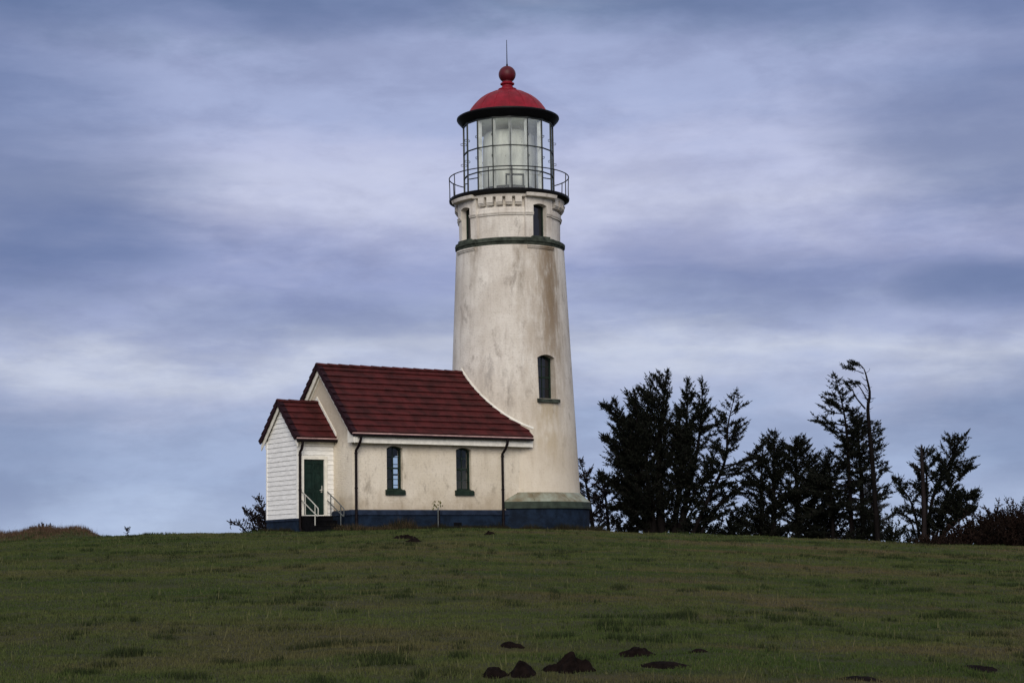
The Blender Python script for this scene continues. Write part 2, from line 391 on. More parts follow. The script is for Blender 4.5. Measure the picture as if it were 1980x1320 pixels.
def tri_mesh(V, F, tone=None, name='foliage'):
    """V (n,3), F (m,3) numpy"""
    me = bpy.data.meshes.new(name)
    me.vertices.add(len(V)); me.vertices.foreach_set('co', V.astype(np.float32).ravel())
    me.loops.add(len(F)*3); me.loops.foreach_set('vertex_index', F.astype(np.int32).ravel())
    me.polygons.add(len(F)); me.polygons.foreach_set('loop_start', np.arange(0, len(F)*3, 3, dtype=np.int32))
    me.polygons.foreach_set('loop_total', np.full(len(F), 3, dtype=np.int32))
    if tone is not None:
        at_ = me.attributes.new('tone', 'FLOAT', 'POINT'); at_.data.foreach_set('value', tone.astype(np.float32))
    me.update(calc_edges=True); return me

# value noise
_LAT = RNG.random((64, 64))
def vnoise(x, y):
    x = np.asarray(x, float); y = np.asarray(y, float)
    xi = np.floor(x).astype(int); yi = np.floor(y).astype(int); fx = x-xi; fy = y-yi
    fx = fx*fx*(3-2*fx); fy = fy*fy*(3-2*fy)
    g = lambda i, j: _LAT[i % 64, j % 64]
    return (g(xi, yi)*(1-fx)+g(xi+1, yi)*fx)*(1-fy)+(g(xi, yi+1)*(1-fx)+g(xi+1, yi+1)*fx)*fy
def sstep(v, lo, hi):
    t_ = np.clip((v-lo)/(hi-lo), 0, 1); return t_*t_*(3-2*t_)

# ------------------------------------------------------------------ ground
def ground_h(X, Y):
    X = np.asarray(X, float); Y = np.asarray(Y, float)
    k = 0.35                                         # soft crest in front of the house
    s = (Y+8.5)*0.0444
    z = -np.logaddexp(0.0, -s/0.12)*0.12 + 0.0       # smooth min(s, 0)
    z = z - 0.0024*np.clip(-X-8, 0, None)**2*(1-sstep(-X, 40, 120)*0.8)
    z = z - 0.055*np.logaddexp(0.0, X/1.5)*1.5*(1-sstep(X, 30, 120)*0.8)
    z = z - 0.25*np.clip(Y-45, 0, 60)*0.6            # falls away to the sea cliffs behind the trees
    z = np.maximum(z, -14.0)
    # old bank at the left of the field
    bank = np.exp(-((Y+5.0+0.15*X+2.0)/2.6)**2)*sstep(-X, 14.9, 15.9)
    z = z + bank*(0.40+0.09*(vnoise(X*1.1, Y*0.4)-0.5)*2)
    near = np.exp(-(np.maximum(np.abs(X)-40, 0)/20)**2)
    z = z + near*((vnoise(X*0.35+3, Y*0.5)-0.5)*0.10 + (vnoise(X*1.1, Y*1.7+9)-0.5)*0.06 + (vnoise(X*3.2, Y*5.1)-0.5)*0.045)*np.where(Y > -3.5, 0.35, 1.0)
    return z

def build_ground():
    fine_x = np.arange(-40, 40.01, 0.22); fine_y = np.arange(-66, 34.01, 0.22)
    far = np.array([60, 90, 140, 220, 400, 800, 1600, 3500.])
    xs = np.concatenate([-far[::-1], fine_x, far]); ys = np.concatenate([-66-far[::-1]+20, fine_y, 20+far])
    Xg, Yg = np.meshgrid(xs, ys); Z = ground_h(Xg, Yg)
    nx, ny = len(xs), len(ys)
    V = np.stack([Xg.ravel(), Yg.ravel(), Z.ravel()], 1)
    i = np.arange(nx*ny).reshape(ny, nx); a, b, c, d = i[:-1, :-1].ravel(), i[:-1, 1:].ravel(), i[1:, 1:].ravel(), i[1:, :-1].ravel()
    F = np.concatenate([np.stack([a, b, c], 1), np.stack([a, c, d], 1)])
    me = tri_mesh(V, F, None, 'ground'); me.polygons.foreach_set('use_smooth', [True]*len(F))
    tag(link('ground', me, M['ground']), kind='structure')
build_ground()

# ------------------------------------------------------------------ lighthouse tower
TH = 0.60116
A3 = np.array([-math.cos(TH), -math.sin(TH), 0.0])       # from the tower along the house
N3 = np.array([math.sin(TH), -math.cos(TH), 0.0])        # out of the long front of the house
Z3 = np.array([0, 0, 1.0])
AZN = math.pi/2 - TH + 0.0
AZN = math.atan2(N3[0], -N3[1])
AZW = [AZN + i*math.pi/2 for i in range(4)]
def adiff(a, b): return (a-b+math.pi) % (2*math.pi) - math.pi
def radial(az): return np.array([math.sin(az), -math.cos(az), 0.0]), np.array([math.cos(az), math.sin(az), 0.0])

def arch(w, z0, z1, rise, n=8):
    """outline (u, z) of an opening with a segmental head, counter-clockwise"""
    p = [(-w/2, z0), (w/2, z0)]
    for i in range(n+1):
        u = w/2 - w*i/n; p.append((u, z1-rise + rise*(1-(2*u/w)**2)))
    return p
def inset(w, z0, z1, rise, b, n=8): return arch(w-2*b, z0+b, z1-b, rise, n)
def ring_prism(mb, outer, inner, org, T, N, d0, d1):
    """frame between two outlines with the same point count"""
    n = len(outer); P = lambda q, d: org + T*q[0] + Z3*q[1] + N*d
    vs = [P(q, d0) for q in outer]+[P(q, d0) for q in inner]+[P(q, d1) for q in outer]+[P(q, d1) for q in inner]
    fs = []
    for i in range(n):
        j = (i+1) % n
        fs += [(i, j, n+j, n+i), (2*n+i, 3*n+i, 3*n+j, 2*n+j), (i, 2*n+i, 2*n+j, j), (n+i, n+j, 3*n+j, 3*n+i)]
    mb.add(vs, fs)
def bar(mb, org, T, N, u0, u1, z0, z1, d0, d1):
    P = lambda u, z, d: org + T*u + Z3*z + N*d
    mb.hexa([P(u0, z0, d0), P(u1, z0, d0), P(u1, z0, d1), P(u0, z0, d1), P(u0, z1, d0), P(u1, z1, d0), P(u1, z1, d1), P(u0, z1, d1)])
def fill(outline, org, T, N, d):
    loop = [Vector(org + T*q[0] + Z3*q[1] + N*d) for q in outline]
    return MB().add([tuple(v) for v in loop], [tuple(t_) for t_ in tessellate_polygon([loop])])

def sash(parent, org, T, N, w, z0, z1, rise, depth, glass, sill_w=None, sill_h=0.16, sill_d=(0.0, 0.1), label=None, sillmat=None, bars=True, frame_t=0.06):
    """window part (frame with its glazing bars) > pane, sill"""
    mb = MB(); o = arch(w, z0, z1, rise); i_ = inset(w, z0, z1, rise, frame_t)
    ring_prism(mb, o, i_, org, T, N, depth, depth+0.07)
    if bars:
        zm = (z0+z1)/2; w2 = w/2-frame_t
        bar(mb, org, T, N, -w2, w2, zm-0.03, zm+0.03, depth+0.01, depth+0.062)
        bar(mb, org, T, N, -0.013, 0.013, z0+frame_t, z1-frame_t, depth+0.015, depth+0.05)
        for zz in ((z0+zm)/2, (z1+zm)/2): bar(mb, org, T, N, -w2, w2, zz-0.013, zz+0.013, depth+0.018, depth+0.047)
    wd = mb.build('window', M['green'], parent)
    if label: wd['label'] = label
    fill(i_, org, T, N, depth+0.03).build('pane', M[glass], wd)
    if sill_w:
        s = MB(); P = lambda u, z, d: org + T*u + Z3*z + N*d
        hw = sill_w/2
        s.hexa([P(-hw, z0-sill_h, sill_d[0]), P(hw, z0-sill_h, sill_d[0]), P(hw, z0-sill_h, sill_d[1]), P(-hw, z0-sill_h, sill_d[1]),
                P(-hw, z0+0.02, sill_d[0]), P(hw, z0+0.02, sill_d[0]), P(hw, z0-0.03, sill_d[1]), P(-hw, z0-0.03, sill_d[1])])
        if sill_d[0] == 0.0:   # sloping tongue back to the sash
            h2 = w/2-0.004
            s.hexa([P(-h2, z0-0.02, depth+0.07), P(h2, z0-0.02, depth+0.07), P(h2, z0-0.02, -0.002), P(-h2, z0-0.02, -0.002),
                    P(-h2, z0+0.08, depth+0.07), P(h2, z0+0.08, depth+0.07), P(h2, z0+0.018, -0.002), P(-h2, z0+0.018, -0.002)])
        s.build('sill', sillmat or M['green'], wd)
    return wd

def Rshaft(z): return 2.563 + (z-1.348)*(2.133-2.563)/(10.853-1.348)

LH = empty('lighthouse', (0, 0, 0), 'tall tapering whitewashed lighthouse tower with red domed lantern and rust streaks', 'lighthouse')
# shaft with the window recess
prof = [(Rshaft(z), z) for z in np.linspace(-0.6, 10.87, 24)]
me = MB().lathe(prof, 128).mesh('tower_shaft')
N_, T_ = radial(AZN)
OUTL = N_*Rshaft(5.7)
cutter = MB().prism([OUTL*0 + N_*(Rshaft(5.7)-0.42) + T_*u + Z3*z for u, z in arch(0.80, 4.93, 6.62, 0.12)], N_*1.2).mesh()
me = boolean_cut(me, [cutter])
link('tower_shaft', me, M['tower'], LH, 30)
sash(LH, N_*(Rshaft(5.7)-0.42), T_, N_, 0.80, 4.93, 6.62, 0.12, 0.004, 'pane_dark', 0.98, 0.15, (0.30, 0.56), sillmat=M['belt'])
# masonry plinth, flared metal skirt
MB().lathe([(2.86, -0.5), (2.895, 0.0), (2.90, 0.79)], 128).build('plinth', M['navy'], LH, 30)
MB().lathe([(2.90, 0.77), (2.975, 0.775), (2.985, 0.86), (2.955, 0.875), (2.965, 1.02), (2.90, 1.075)], 128).build('skirt_edge', M['copper_edge'], LH, 30)
sk = MB().lathe([(2.955, 1.03), (2.92, 1.082), (2.60, 1.35), (2.585, 1.385), (2.5, 1.39)], 128)
for i in range(12):
    a_ = AZN + 2*math.pi*(i+0.35)/12; n_, t_ = radial(a_)
    sk.tube([n_*2.93+Z3*1.085, n_*2.60+Z3*1.365], 0.016, 6)
sk.build('skirt', M['copper'], LH, 30)

# watch room: bays round four windows, belt and corbels follow them
HB = R_(17.5)
def bayoff(d, up=0.0):
    def f(a, z):
        m_ = min(abs(adiff(a, w)) for w in AZW)
        return (d + (up if z > 12.3 else 0.0)) if m_ < HB+1e-6 else 0.0
    return f
azs = sorted(set([round(a, 5) for w in AZW for a in ([w+math.radians(q) for q in np.linspace(-17.5, 17.5, 15)] +
       [w+math.radians(q) for q in np.linspace(17.9, 90-17.9, 20)])]))
azs = sorted(a % (2*math.pi) for a in azs)
wr = MB().lathe([(1.985, 11.12), (1.995, 12.04), (2.045, 12.045), (2.05, 12.085), (2.015, 12.09), (2.06, 12.10), (2.075, 12.145), (2.03, 12.15), (2.035, 12.29), (1.93, 12.42), (1.93, 12.735), (2.155, 12.745), (2.19, 12.87), (2.0, 12.9)],
       azs=azs, off=bayoff(0.085, 0.10)).mesh()
cuts = []
for w in AZW:
    n_, t_ = radial(w)
    cuts.append(MB().prism([n_*1.776 + t_*u + Z3*z for u, z in arch(0.62, 11.22, 12.50, 0.07)], n_*1.2).mesh())
wr = boolean_cut(wr, cuts)
link('watch_room', wr, M['tower'], LH, 25)
for w in AZW:
    n_, t_ = radial(w)
    wd = MB(); o_ = arch(0.62, 11.22, 12.50, 0.07); ring_prism(wd, o_, inset(0.62, 11.22, 12.50, 0.07, 0.05), n_*1.78, t_, n_, 0.0, 0.06)
    wd = wd.build('window', M['green'], LH)
    fill(inset(0.62, 11.22, 12.50, 0.07, 0.05), n_*1.78, t_, n_, 0.025).build('pane', M['pane_dark'], wd)
    s_ = MB(); bar(s_, n_*2.02, t_, n_, -0.40, 0.40, 11.145, 11.215, 0.0, 0.16); s_.build('sill', M['belt'], wd)
# dentils hang between the bays
for w in AZW:
    dn = MB()
    for k in range(5):
        c_ = w + R_(17.9 + 7.0 + k*10.05 )
        a0, a1 = c_-R_(3.4), c_+R_(3.4)
        for (r1, z0, z1) in ((2.165, 12.52, 12.745), (2.135, 12.475, 12.508), (2.105, 12.435, 12.465)):
            vs = []
            for z in (z0, z1):
                for (r, a_) in ((1.88, a0), (r1, a0), (r1, (a0+a1)/2), (r1, a1), (1.88, a1)):
                    n_, t_ = radial(a_); vs.append(n_*r + Z3*z)
            dn.add(vs, [(4, 3, 2, 1, 0), (5, 6, 7, 8, 9)]+[(i, (i+1) % 5, (i+1) % 5+5, i+5) for i in range(5)])
    dn.build('dentil_course', M['tower'], LH)
# belt course
MB().lathe([(2.05, 10.86), (2.09, 10.90), (2.12, 10.99), (2.165, 11.0), (2.175, 11.12), (2.12, 11.16), (1.95, 11.165)], azs=azs, off=bayoff(0.055)).build('belt_course', M['belt'], LH, 25)
for w in AZW:
    cb = MB()
    for (r1, z0, z1) in ((2.215, 10.80, 10.855), (2.18, 10.74, 10.795)):
        ang = np.linspace(-16.5, 16.5, 12); vs = []
        for z in (z0, z1):
            for r in (2.0, r1):
                for q in ang: n_, t_ = radial(w+R_(q)); vs.append(n_*r+Z3*z)
        m = len(ang); ix = lambda zz, rr, q: zz*2*m+rr*m+q; fs = []
        for q in range(m-1):
            fs += [(ix(0, 0, q), ix(0, 0, q+1), ix(0, 1, q+1), ix(0, 1, q)), (ix(1, 0, q), ix(1, 1, q), ix(1, 1, q+1), ix(1, 0, q+1)),
                   (ix(0, 1, q), ix(0, 1, q+1), ix(1, 1, q+1), ix(1, 1, q)), (ix(0, 0, q), ix(1, 0, q), ix(1, 0, q+1), ix(0, 0, q+1))]
        for q in (0, m-1): fs.append((ix(0, 0, q), ix(0, 1, q), ix(1, 1, q), ix(1, 0, q)))
        cb.add(vs, fs)
    cb.build('corbel', M['tower'], LH)

# gallery deck and railing
MB().lathe([(2.18, 12.84), (2.24, 12.86), (2.30, 12.90), (2.375, 12.93), (2.385, 13.0), (2.36, 13.03), (1.6, 13.04)], 128).build('gallery_deck', M['black'], LH, 25)
PH = R_(2.6)
nt = 96
rl = MB(); ring = [(2.366*math.sin(2*math.pi*i/nt), -2.366*math.cos(2*math.pi*i/nt), 13.873) for i in range(nt+1)]
rl.tube(ring, 0.022, 8, cap=False); RAIL = rl.build('railing', M['iron'], LH, 40)
for i in range(16):
    n_, t_ = radial(PH+2*math.pi*i/16 + R_(0.4))
    MB().tube([n_*2.35+Z3*13.02, n_*2.35+Z3*13.45, n_*2.366+Z3*13.90], [0.022, 0.019, 0.019], 6).build('post', M['iron'], RAIL, 40)

# lantern: sixteen-sided glazing in an iron frame
RL = 1.785
fr = MB()
cor = [radial(PH+2*math.pi*i/16) for i in range(16)]
for n_, t_ in cor:
    for q0, q1, q2 in ((-0.02, -0.05, 0.018),):
        P = lambda u, z, d: n_*(RL+d)+t_*u+Z3*z
        fr.hexa([P(-0.012, 13.03, -0.05), P(0.012, 13.03, -0.05), P(0.012, 13.03, 0.02), P(-0.012, 13.03, 0.02), P(-0.012, 16.06, -0.05), P(0.012, 16.06, -0.05), P(0.012, 16.06, 0.02), P(-0.012, 16.06, 0.02)])
    for zz in (14.38, 15.22):
        fr.tube([n_*(RL+0.02)+Z3*zz, n_*(RL+0.10)+Z3*(zz+0.01), n_*(RL+0.11)+Z3*(zz+0.07), n_*(RL+0.02)+Z3*(zz+0.09)], 0.012, 5)
for zz in (13.06, 13.875, 14.835, 15.98):
    h = 0.016 if zz in (13.875, 14.835) else 0.05
    for i in range(16):
        a0, a1 = cor[i][0], cor[(i+1) % 16][0]
        fr.hexa([a0*(RL-0.05)+Z3*(zz-h), a1*(RL-0.05)+Z3*(zz-h), a1*(RL+0.02)+Z3*(zz-h), a0*(RL+0.02)+Z3*(zz-h), a0*(RL-0.05)+Z3*(zz+h), a1*(RL-0.05)+Z3*(zz+h), a1*(RL+0.02)+Z3*(zz+h), a0*(RL+0.02)+Z3*(zz+h)])
LAN = fr.build('lantern', M['frame'], LH)
ip = MB()
for n_, t_ in cor:
    P = lambda u, z, d: n_*(RL+d)+t_*u+Z3*z
    ip.hexa([P(-0.055, 13.04, -0.20), P(0.055, 13.04, -0.20), P(0.022, 13.04, -0.055), P(-0.022, 13.04, -0.055), P(-0.055, 15.91, -0.20), P(0.055, 15.91, -0.20), P(0.022, 15.91, -0.055), P(-0.022, 15.91, -0.055)])
ip.build('inner_posts', M['post_grey'], LAN)
gz = MB()
for i in range(16):
    a0, a1 = cor[i][0]*(RL-0.015), cor[(i+1) % 16][0]*(RL-0.015)
    gz.add([a0+Z3*13.1, a1+Z3*13.1, a1+Z3*15.95, a0+Z3*15.95], [(0, 1, 2, 3)])
gz.build('glazing', M['halo_glass'], LAN)
MB().lathe([(0.02, 15.90), (1.0, 15.91), (1.66, 15.92), (1.70, 15.95), (1.73, 16.05), (0.02, 16.06)], 64, phase=PH).build('ceiling', M['ceiling'], LAN, 40)
# hatch frame behind the front glass
hn, ht = radial(R_(8)); hf_ = MB(); i_ = [(-0.30, 13.1), (0.30, 13.1), (0.30, 13.66), (-0.30, 13.66)]; o_ = [(-0.36, 13.05), (0.36, 13.05), (0.36, 13.73), (-0.36, 13.73)]
ring_prism(hf_, o_, i_, hn*1.60, ht, hn, 0.0, 0.05); hf_.build('hatch_frame', M['frame'], LAN)
# covered lens inside
lc = MB(); pr = [(1.03, 13.42), (1.035, 13.8), (1.025, 14.8), (1.01, 15.4), (0.98, 15.56), (0.88, 15.68), (0.60, 15.74), (0.02, 15.75)]
lc.lathe(pr, 64, off=lambda a, z: 0.014*math.sin(a*14)+0.01*math.sin(a*5+1)); lc.build('lens_cover', M['drape'], LAN, 50)
MB().lathe([(0.9, 13.03), (1.0, 13.05), (1.0, 13.44), (0.9, 13.45)], 48).build('lens_pedestal', M['dark_in'], LAN, 30)

# lantern roof
MB().lathe([(1.74, 16.0), (1.82, 15.985), (2.015, 16.20), (2.04, 16.25), (2.035, 16.30), (2.01, 16.315), (1.5, 16.33)], 16*6).build('roof_cornice', M['black'], LH, 25)
dome = [(r, 15.66+math.sqrt(1.8**2-r*r)) for r in np.linspace(1.68, 0.35, 16)]
dm = MB().lathe([(1.60, 16.29)]+dome+[(0.1, 17.44)], 64, phase=PH)
for n_, t_ in cor:
    dm.tube([n_*r+Z3*(z+0.001) for r, z in dome], 0.013, 6)
DOME = dm.build('domed_roof', M['red'], LH, 30)
vb = MB().lathe([(0.36, 17.43), (0.372, 17.47), (0.365, 17.51), (0.27, 17.55), (0.215, 17.60), (0.21, 17.66), (0.27, 17.69), (0.285, 17.72), (0.27, 17.75), (0.20, 17.77), (0.205, 17.80)], 40)
vb.build('vent_collar', M['red'], DOME, 35)
ball = [(0.20, 17.79)]+[(0.343*math.cos(q), 18.11+0.345*math.sin(q)) for q in np.linspace(-0.93, 1.5, 20)]+[(0.01, 18.456)]
MB().lathe(ball, 40).build('vent_ball', M['darkred'], DOME, 40)
MB().tube([(0, 0, 18.44), (0, 0, 18.52), (0, 0, 18.56), (0, 0, 19.53)], [0.04, 0.035, 0.02, 0.011], 8).build('lightning_rod', M['black'], DOME, 40)

# ------------------------------------------------------------------ oil house joined to the tower
def H(t, d, z): return A3*t + N3*d + Z3*z
TR = -A3
HO = empty('oil_house', tuple(H(5.0, 0, 0)), 'low cream brick house with dark red tiled roof, joined to the lighthouse, with clapboard porch', 'house')
DW, TG = 2.2, 8.41              # half width, gable plane
ZR, ZE, DE = 6.06, 3.41, 2.63   # ridge, eave edge
SL = (ZR-ZE)/DE
wins = [(6.675, 0.66), (3.735, 0.66)]

def wall_slab(mb, u0, u1, z0, z1, openings, org, T, N, d0, d1):
    """straight wall with arched openings, d0 inner and d1 outer face"""
    outer = [(u0, z0), (u1, z0), (u1, z1), (u0, z1)]
    polys = [outer]+openings
    tri = tessellate_polygon([[Vector((u, z, 0)) for u, z in p] for p in polys])
    flat = [q for p in polys for q in p]
    for d in (d0, d1):
        mb.add([org+T*u+Z3*z+N*d for u, z in flat], [tuple(t_) for t_ in tri])
    for p in polys:
        n = len(p)
        mb.add([org+T*u+Z3*z+N*d0 for u, z in p]+[org+T*u+Z3*z+N*d1 for u, z in p], [(i, (i+1) % n, (i+1) % n+n, i+n) for i in range(n)])

O0 = np.zeros(3)
bw = MB()
op = [[(-t+u, z) for u, z in arch(w, 1.42, 3.0, 0.09)] for t, w in wins]
opb = [[(t+0.28+u, z) for u, z in arch(w, 1.42, 3.0, 0.09)] for t, w in wins]
wall_slab(bw, -TG, -0.95, -0.3, 3.62, op, O0, TR, N3, DW-0.36, DW)
wall_slab(bw, 0.95, TG, -0.3, 3.62, opb, O0, -TR, -N3, DW-0.36, DW)
g = [(-DW+0.002, -0.3), (DW-0.002, -0.3), (DW-0.002, 3.60), (0, ZR-0.19), (-DW+0.002, 3.60)]
bw.prism([H(TG-0.34, d, z) for d, z in g], A3*0.342)
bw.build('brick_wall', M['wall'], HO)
for t, w in wins:
    sash(HO, H(t, DW, 0), TR, N3, w, 1.42, 3.0, 0.09, -0.20, 'glass', 0.80, 0.17, (0.0, 0.09))
    sash(HO, H(t+0.28, -DW, 0), -TR, -N3, w, 1.42, 3.0, 0.09, -0.20, 'glass')
# plinth
pl = MB()
for sgn in (1, -1):
    nn = N3*sgn
    bar(pl, O0, TR, nn, -TG-0.05, -1.3, -0.4, 0.535, DW-0.1, DW+0.045)
bar(pl, O0, N3, A3, -DW-0.02, DW+0.02, -0.4, 0.533, TG-0.1, TG+0.046)
pl.build('plinth', M['navy'], HO)
pb = MB()
P = lambda d, z: (d, z)
for sgn in (1, -1):
    nn = N3*sgn
    pb.prism([nn*d+Z3*z+A3*1.3 for d, z in ((DW-0.1, 0.538), (DW+0.085, 0.538), (DW+0.085, 0.68), (DW+0.003, 0.725), (DW-0.1, 0.725))], A3*(TG-1.3+0.087))
pb.prism([A3*d+Z3*z+N3*(DW-0.101) for d, z in ((TG-0.1, 0.538), (TG+0.085, 0.538), (TG+0.085, 0.678), (TG+0.003, 0.723), (TG-0.1, 0.723))], -N3*(2*DW-0.202))
pb.build('water_table', M['navy_band'], HO)
vg = MB(); bar(vg, O0, TR, N3, -4.23, -3.89, 0.13, 0.27, DW+0.02, DW+0.052)
for k in range(4): bar(vg, O0, TR, N3, -4.21, -3.91, 0.15+k*0.03, 0.162+k*0.03, DW+0.052, DW+0.064)
vg.build('vent_grille', M['black'], HO)
# frieze, soffit, drip edge, gutter
fz = MB()
for sgn in (1, -1):
    nn = N3*sgn
    bar(fz, O0, TR, nn, -TG-0.17, -0.84, 3.06, 3.335, DW+0.29, DW+0.33)
    bar(fz, O0, TR, nn, -TG-0.17, -0.84, 3.085, 3.10, DW+0.002, DW+0.288)
    bar(fz, O0, TR, nn, -TG-0.18, -0.93, 3.312, 3.337, DW+0.332, DE-0.03)
    bar(fz, O0, TR, nn, -0.88, -0.838, 3.062, 3.333, DW+0.002, DW+0.288)
fz.build('frieze_board', M['trim'], HO)
de = MB()
for sgn in (1, -1):
    nn = N3*sgn
    bar(de, O0, TR, nn, -8.64, -0.905, 3.372, 3.418, DE-0.01, DE+0.012)
de.build('drip_edge', M['drip'], HO)
gu = MB()
for sgn in (1, -1):
    nn = N3*sgn
    sec = [(DE-0.005, 3.368), (DE-0.005, 3.31), (DE+0.012, 3.284), (DE+0.045, 3.278), (DE+0.075, 3.30), (DE+0.082, 3.362), (DE+0.07, 3.364), (DE+0.063, 3.306), (DE+0.042, 3.292), (DE+0.018, 3.30), (DE+0.008, 3.366)]
    gu.prism([nn*d+Z3*z+A3*0.92 for d, z in sec], A3*7.72)
gu.build('gutter', M['pipe'], HO)

def downspout(parent, t, dtop, dwall, ztop, zj, zb):
    mb = MB()
    p = [H(t, dtop, ztop), H(t, dtop, ztop-0.12), H(t, (dtop+dwall)/2+0.02, (ztop+zj)/2-0.1), H(t, dwall, zj), H(t, dwall, zj-0.2), H(t, dwall, zb+0.2), H(t, dwall, zb), H(t, dwall+0.12, zb-0.12)]
    mb.tube(p, 0.048, 10)
    for z in (zj-0.1, (zj+zb)/2, zb+0.25): mb.tube([H(t, dwall, z-0.025), H(t, dwall, z+0.025)], 0.06, 10)
    return mb.build('downspout', M['pipe'], parent, 40)
downspout(HO, 8.33, DE+0.05, DW+0.13, 3.29, 2.80, 0.15)
downspout(HO, 2.10, DE+0.05, DW+0.13, 3.29, 2.80, 0.15)

def tiled_roof(parent, half, zr, ze, t1, tend, course, name='roof', dc=0.0, both=True):
    """overlapping tile courses; tend(d, z) gives where a course stops towards the tower"""
    mb = MB(); Ls = math.hypot(half, zr-ze); cs, sn = half/Ls, (zr-ze)/Ls
    n = max(1, round(Ls/course)); ex = Ls/n
    for sgn in (1, -1):
        def Pt(s, off, t):
            d = half - s*cs + off*sn; z = ze + s*sn + off*cs
            return H(t, dc+sgn*d, z)
        for k in range(n):
            s0, s1 = k*ex, min((k+1)*ex+0.05, Ls)
            d0, z0 = half-s0*cs, ze+s0*sn; d1, z1 = half-s1*cs, ze+s1*sn
            e0, e1 = tend(d0, z0), tend(d1, z1)
            tw = 0.62; ts = [t1]; q = t1 - (tw*0.5 if k % 2 else tw)
            while q > max(e0, e1)+0.15: ts.append(q); q -= tw
            ts.append(None)
            for i in range(len(ts)-1):
                ta = ts[i]-0.004; jl = random.uniform(-0.006, 0.006); ju = 0.068+random.uniform(-0.005, 0.006)
                tb0, tb1 = (e0, e1) if ts[i+1] is None else (ts[i+1], ts[i+1])
                mb.hexa([Pt(s0+jl, 0.0, ta), Pt(s0+jl, 0.0, tb0), Pt(s1, -0.02, tb1), Pt(s1, -0.02, ta),
                         Pt(s0+jl, ju, ta), Pt(s0+jl, ju, tb0), Pt(s1, 0.008, tb1), Pt(s1, 0.008, ta)])
        # boarding under the tiles
        e0, e1 = tend(half, ze), tend(0.0, zr)
        mb.hexa([Pt(0.0, -0.075, t1-0.05), Pt(0.0, -0.075, e0+0.01), Pt(Ls, -0.075, e0+0.3), Pt(Ls, -0.075, t1-0.05),
                 Pt(0.0, -0.03, t1-0.05), Pt(0.0, -0.03, e0+0.01), Pt(Ls, -0.03, e0+0.3), Pt(Ls, -0.03, t1-0.05)])
    rf = mb.build(name, M['tile'], parent)
    # ridge caps
    rc = MB(); q = t1+0.02; e = tend(0.0, zr)
    while q > e:
        q2 = max(q-0.46, e-0.05); sec0 = []; sec1 = []
        for a_ in np.linspace(0, math.pi, 7):
            sec0.append((0.15*math.cos(a_), zr-0.03+0.10*math.sin(a_))); sec1.append((0.135*math.cos(a_), zr-0.045+0.09*math.sin(a_)))
        vs = [H(q, dc+d, z) for d, z in sec0]+[H(q2-0.03, dc+d, z) for d, z in sec1]; m = 7
        rc.add(vs, [(i, i+1, m+i+1, m+i) for i in range(m-1)]+[tuple(range(m)), tuple(range(2*m-1, m-1, -1))])
        q = q2
    rc.build('ridge_cap', M['tile'], rf)
    # verge tiles stepping down the rake
    vt = MB()
    for sgn in (1, -1):
        def Pt(s, off, t):
            d = half - s*cs + off*sn; z = ze + s*sn + off*cs
            return H(t, dc+sgn*d, z)
        for k in range(n):
            s0, s1 = k*ex-0.01, (k+1)*ex+0.0
            vt.hexa([Pt(s0, -0.10, t1+0.045), Pt(s0, -0.10, t1-0.004), Pt(s1, -0.13, t1-0.004), Pt(s1, -0.13, t1+0.045),
                     Pt(s0, 0.085, t1+0.045), Pt(s0, 0.085, t1-0.004), Pt(s1, 0.03, t1-0.004), Pt(s1, 0.03, t1+0.045)])
            vt.hexa([Pt(s0, 0.058, t1+0.045), Pt(s0, 0.058, t1-0.13), Pt(s1, 0.012, t1-0.15), Pt(s1, 0.012, t1+0.045),
                     Pt(s0, 0.088, t1+0.047), Pt(s0, 0.088, t1-0.13), Pt(s1, 0.033, t1-0.15), Pt(s1, 0.033, t1+0.047)])
    vt.build('verge_tile', M['verge'], rf)
    return rf
def tend_house(d, z):
    R = Rshaft(z); return max(0.90, math.sqrt(max(0.0, R*R-d*d))-0.06)
RF = tiled_roof(HO, DE, ZR, ZE, 8.62, tend_house, 0.345)
